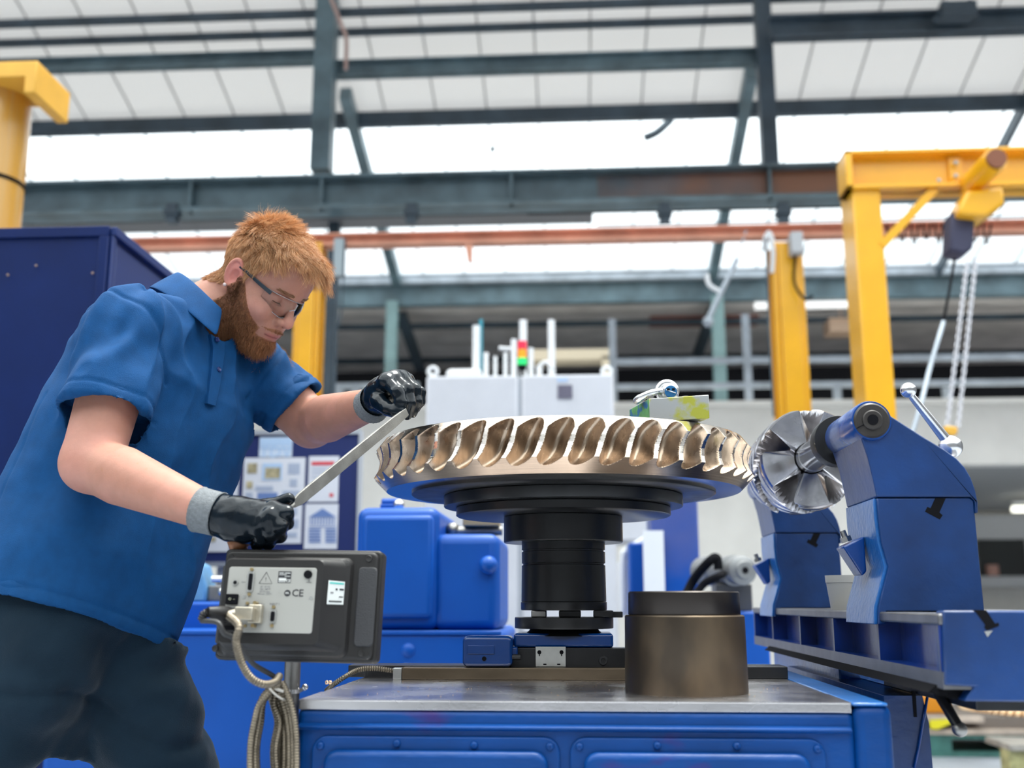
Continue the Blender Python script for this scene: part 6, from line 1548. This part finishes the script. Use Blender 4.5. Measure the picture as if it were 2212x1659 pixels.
# placket strip down the chest, following the cloth surface
def on_shirt(pt, ahead=.0025):
    """nearest point of the shirt along the view towards the chest"""
    d_ = np.linalg.norm(Vs - pt, axis=1); i = int(np.argmin(d_)); return Vs[i] + Ns[i]*ahead, Ns[i]
def surf_hit(px, py, push=.002):
    r = np.array(ray(px, py)); r = r/np.linalg.norm(r); q = Vs - np.array(EYE); t = q @ r; off = np.linalg.norm(q - t[:, None]*r, axis=1)
    ok = off < .006
    if not ok.any(): ok = off < off.min()+.002
    i = np.nonzero(ok)[0]; j = i[np.argmin(t[i])]; return np.array(EYE) + r*t[j] + Ns[j]*push, Ns[j]
pl_l = [(452,722),(458,752),(456,790),(451,830),(445,872)]; pl_r = [(482,742),(482,765),(477,800),(471,838),(463,878)]
vs_ = []; fs_ = []
for (l_, r_) in zip(pl_l, pl_r):
    a_, na = surf_hit(*l_, .004); b_, nb_ = surf_hit(*r_, .005)
    vs_ += [Vector(a_), Vector(b_), Vector(b_-nb_*.012), Vector(a_-na*.012)]
for i in range(len(pl_l)-1):
    for k in range(4): fs_.append((i*4+k, i*4+(k+1)%4, (i+1)*4+(k+1)%4, (i+1)*4+k))
fs_ += [(0,1,2,3), (16,19,18,17)]
obj('placket', MB().add(vs_, fs_), SHIRT, shirt, bevel=.0012)
for px, py in ((464,735),(468,800)):
    p_, n_2 = surf_hit(px, py, .0065); M_ = Matrix.Translation(Vector(p_)) @ Vector(n_2).to_track_quat('Z','Y').to_matrix().to_4x4()
    obj('button', MB().lathe([(.0052,-.003),(.0054,.0006),(.0046,.0014),(.0035,.0008),(0,.0008)], M_, 20), mat('button_navy', (.01,.03,.14), .25), shirt, shade=50)
# ================================================================ trousers
hipR, hipL = AP(72,1440,1.87), AP(262,1430,2.02)
knR = AP(-100,1700,1.86); knL = AP(380,1730,2.06); ftR = np.array([knR[0]-.34, 1.88, .06], dtype=np.float32); ftL = np.array([knL[0]-.05, 2.06, .06], dtype=np.float32)
def trouser_sdf(P):
    t = torso_sdf(P, -.026)
    q = P - pel; v = (q @ axis)
    w_ = np.maximum(t, v-.20)
    d = w_
    d = smin(d, ellipsoid(P, (hipR+hipL)/2 + V3(-.02,0,.115), (.165,.16,.07)), .04)
    for h, k_, f_, r in ((hipR, knR, ftR, (.112,.085,.072)), (hipL, knL, ftL, (.116,.088,.072))):
        d = smin(d, chain(P, [h+V3(.02,0,.07), h, h*.5+k_*.5, k_, k_*.4+f_*.6, f_+V3(0,0,.03)], [r[0]*.97, r[0], r[0]*.90, r[1], r[2], r[2]*1.05]), .012)
    fq = np.maximum(q @ fwdT, 0); d = np.maximum(d, v-.125-.34*fq); d = np.where(v > .035+.30*fq, np.maximum(d, torso_sdf(P, -.018)), d)
    return d.astype(np.float32)
t0 = np.min([knR, ftR, pel, knL], 0) - .2; t1 = np.max([knL, ftL, pel], 0) + .19
gx = axis_grid(t0[0], t1[0], .0085); gy = axis_grid(t0[1], t1[1], .0085); gz = axis_grid(.05, 1.16, .03, [(.70, 1.16, .0085)])
Vt_, Qt = sculpt(trouser_sdf, gx, gy, gz, 2); Nt = normals(Vt_, Qt)
ph = (Vt_[:,2]*.9 + Vt_[:,0]*.55)*60 + wob(Vt_, .2, 0)*3
d_ = .0035*np.sin(ph)*np.clip(1.2-np.abs(Vt_[:,2]-.85)/.2, 0, 1) + .006*wob(Vt_, .12, 2) + .003*wob(Vt_, .05, 3)
# pressed creases near the groin
cr_l = np.abs((Vt_ - hipL) @ unit(V3(.45,.0,.9)) + .06 - .02*np.sin((Vt_@latT)*20)); d_ -= .007*np.exp(-(cr_l/.010)**2)
Vt_ = Vt_ + Nt*d_[:, None].astype(np.float32)
tr = npmesh('trousers', Vt_, Qt, TRS, man); tr['label'] = 'dark navy work trousers'
for f_ in (ftR, ftL):
    def boot(P, f_=f_):
        return smin(ellipsoid(P, f_+V3(.07,0,-.015), (.145,.05,.045)), capsule(P, f_, f_+V3(0,0,.09), .052, .050), .03)
    Vq, Qq = sculpt(lambda P: np.maximum(boot(P), .003-P[:,2]).astype(np.float32), axis_grid(f_[0]-.1, f_[0]+.24, .008), axis_grid(f_[1]-.09, f_[1]+.09, .008), axis_grid(-.01, .2, .008), 2)
    npmesh('boot', Vq, Qq, mat('boot_black', (.02,.02,.02), .5), man)
# ================================================================ gloves
GLV = mat('nitrile_black', (.004,.008,.013), .17, spec=.28, noise=.3, nscale=30, bump=.10, bscale=90, rnoise=.05)
CUF = mat('knit_grey', (.20,.215,.23), .85, noise=.15, nscale=200, bump=.8, bscale=500)
def hand(name, fn, lo, hi, parent, h=.0021):
    lo = np.array(lo); hi = np.array(hi)
    V_, Q_ = sculpt(fn, axis_grid(lo[0], hi[0], h), axis_grid(lo[1], hi[1], h), axis_grid(lo[2], hi[2], h), 1)
    N__ = normals(V_, Q_); V_ = V_ + N__*((.0011*wob(V_, .022, 0) - .0008*np.maximum(0, wob(V_, .012, 2)-.2))[:, None]).astype(np.float32)
    return npmesh(name, V_, Q_, GLV, parent)
def fingers(P, d, fs, k=.004):
    for pts, rad in fs:
        c = chain(P, pts, rad)
        for i in range(1, len(pts)-1): c = smin(c, np.linalg.norm(P-pts[i], axis=1)-rad[i]*1.06, .003)
        d = smin(d, c, k)
    return d
# near hand, fist round the handle
fR = [([AP(590,1098,1.612), AP(617,1108,1.606), AP(619,1130,1.620), AP(603,1131,1.650)], [.0125,.0120,.0108,.0095]),
      ([AP(583,1113,1.600), AP(604,1137,1.600), AP(604,1158,1.622), AP(588,1158,1.652)], [.0130,.0120,.0108,.0095]),
      ([AP(572,1126,1.598), AP(586,1154,1.604), AP(581,1173,1.626), AP(568,1168,1.655)], [.0125,.0112,.0102,.0090]),
      ([AP(556,1136,1.602), AP(563,1165,1.612), AP(556,1178,1.632), AP(548,1170,1.655)], [.0115,.0100,.0090,.0085])]
thR = ([AP(505,1106,1.628), AP(552,1098,1.652), AP(590,1091,1.660), AP(624,1078,1.655)], [.0175,.0150,.0118,.0100])
def glR(P):
    d = capsule(P, wrR, AP(500,1118,1.625), .0300, .0330)
    pw = AP(520,1122,1.624)
    d = smin(d, chain(P, [AP(495,1112,1.628), AP(540,1108,1.622), AP(584,1103,1.616)], [.024,.0235,.0155]), .015)
    d = smin(d, chain(P, [AP(495,1124,1.626), AP(535,1130,1.618), AP(574,1124,1.608)], [.024,.0240,.0165]), .015)
    d = smin(d, chain(P, [AP(495,1128,1.632), AP(530,1142,1.628), AP(560,1140,1.612)], [.022,.0225,.0150]), .015)
    d = fingers(P, d, fR, .0045)
    d = smin(d, chain(P, thR[0], thR[1]), .010)
    q = P - wrR; u = unit(AP(500,1118,1.625)-wrR); d = np.maximum(d, -(q@u)+.008)
    return d.astype(np.float32)
allR = np.array([p for f in fR for p in f[0]] + thR[0] + [wrR])
gR = hand('glove', glR, allR.min(0)-.045, allR.max(0)+.035, man); gR['label'] = 'glossy black glove gripping the file handle'
# far hand, pinching the tip of the file
Yl = 1.90
fL = [([AP(834,824,1.868), AP(860,848,1.850), AP(866,870,1.848), AP(862,888,1.852)], [.0135,.0120,.0110,.0095]),
      ([AP(852,818,1.885), AP(880,842,1.865), AP(886,872,1.862), AP(880,897,1.868)], [.0132,.0120,.0108,.0090]),
      ([AP(868,817,1.905), AP(897,842,1.890), AP(900,868,1.888), AP(892,892,1.890)], [.0125,.0112,.0102,.0088]),
      ([AP(880,824,1.925), AP(908,847,1.915), AP(908,868,1.912), AP(900,882,1.910)], [.0112,.0098,.0088,.0080])]
thL = ([AP(818,866,1.878), AP(838,884,1.856), AP(852,889,1.848), AP(866,890,1.846)], [.0165,.0130,.0115,.0095])
def glL(P):
    m1 = AP(824,852,1.905)
    d = capsule(P, wrL, m1, .0290, .0300)
    d = smin(d, chain(P, [m1, fL[0][0][0]], [.025,.0165]), .014)
    d = smin(d, chain(P, [m1+V3(0,.01,.004), fL[1][0][0]], [.026,.0170]), .014)
    d = smin(d, chain(P, [m1+V3(0,.02,0), fL[2][0][0]], [.024,.0160]), .014)
    d = smin(d, chain(P, [m1+V3(0,.028,0), fL[3][0][0]], [.022,.0145]), .014)
    d = fingers(P, d, fL, .0045)
    d = smin(d, chain(P, thL[0], thL[1]), .007)
    q = P - wrL; u = unit(m1-wrL); d = np.maximum(d, -(q@u)+.004)
    return d.astype(np.float32)
allL = np.array([p for f in fL for p in f[0]] + thL[0] + [wrL])
gL = hand('glove', glL, allL.min(0)-.04, allL.max(0)+.035, man); gL['label'] = 'glossy black glove pinching the tip of the file'
# knitted cuffs
def cuff(c, u, r0, r1, ln, parent):
    M_ = Matrix.Translation(Vector(c)) @ Vector(u).to_track_quat('Z','Y').to_matrix().to_4x4(); vs = []; fs = []; n_s = 72; n_l = 10
    for i in range(n_l+1):
        for k in range(n_s):
            a = 2*math.pi*k/n_s; r = r0 + (r1-r0)*i/n_l + .0007*(k % 2) + (.0012 if i in (0, n_l) else 0)
            vs.append(M_ @ Vector((r*math.cos(a), r*math.sin(a), ln*i/n_l)))
    for i in range(n_l):
        for k in range(n_s): fs.append((i*n_s+k, i*n_s+(k+1)%n_s, (i+1)*n_s+(k+1)%n_s, (i+1)*n_s+k))
    o = obj('cuff', MB().add(vs, fs), CUF, parent, shade=180); md = o.modifiers.new('t', 'SOLIDIFY'); md.thickness = .0018; md.offset = -1; return o
uw = unit(AP(500,1118,1.625)-elR*.4-wrR*.6 if 0 else AP(500,1118,1.625)-wrR)
cR = cuff(wrR - uw*.018, uw, .0345, .0335, .036, gR); cR['label'] = 'grey knitted cuff'
ul = unit(AP(824,852,1.905)-wrL)
cL = cuff(wrL - ul*.012, ul, .0335, .0320, .030, gL); cL['label'] = 'dark grey knitted cuff'
# ================================================================ the file
f0, f1 = Vector(AP(632,1091,1.668)), Vector(AP(879,889,1.848))
FM = mat('file_steel', (.30,.29,.27), .42, metal=.8, noise=.2, nscale=30, bump=.3, bscale=900)
t = thing('hand_file', 'long flat steel file held at both ends against the wheel teeth', 'file', f0)
dx = (f1-f0).normalized(); sd = dx.cross(Vector((0,0,1))).normalized(); nn = sd.cross(dx).normalized()
vw = ((f0+f1)/2-EYE).normalized(); wv = (dx.cross(vw)*-.9 + vw*.42).normalized(); wv = (wv - dx*wv.dot(dx)).normalized(); tv_ = dx.cross(wv).normalized()
def sect(p, w_, h_): return [p + wv*(a*w_/2) + tv_*(b*h_/2) for a, b in ((-1,-1),(1,-1),(1,1),(-1,1))]
secs = [sect(f0, .011, .0045), sect(f0+dx*.018, .0190, .0052), sect(f0+dx*.05, .0200, .0054), sect(f1-dx*.04, .0185, .005), sect(f1-dx*.004, .0150, .0042), sect(f1, .0135, .0036)]
vs = [v for s in secs for v in s]; fs = [(0,3,2,1), tuple(20+k for k in range(4))] + [(i*4+k, i*4+(k+1)%4, (i+1)*4+(k+1)%4, (i+1)*4+k) for i in range(5) for k in range(4)]
obj('blade', MB().add(vs, fs), FM, t, bevel=.0008)
h0_ = Vector(AP(610,1110,1.650))
obj('tang', MB().tube([f0+dx*.002, h0_], [.0048,.0040], 8), FM, t, shade=60)
he = Vector(AP(500,1184,1.640)); ha = (he-h0_).normalized(); Lh_ = (he-h0_).length
M_ = Matrix.Translation(h0_) @ ha.to_track_quat('Z','Y').to_matrix().to_4x4()
obj('handle', MB().lathe([(.006,-.012),(.008,-.01),(.009,0),(.0115,.02),(.0125,.06),(.0115,.09),(.0150,Lh_-.02),(.0160,Lh_-.006),(.012,Lh_),(0,Lh_+.003)], M_, 28), mat('handle_wood', (.30,.12,.05), .45, noise=.2, nscale=30), t, shade=60)
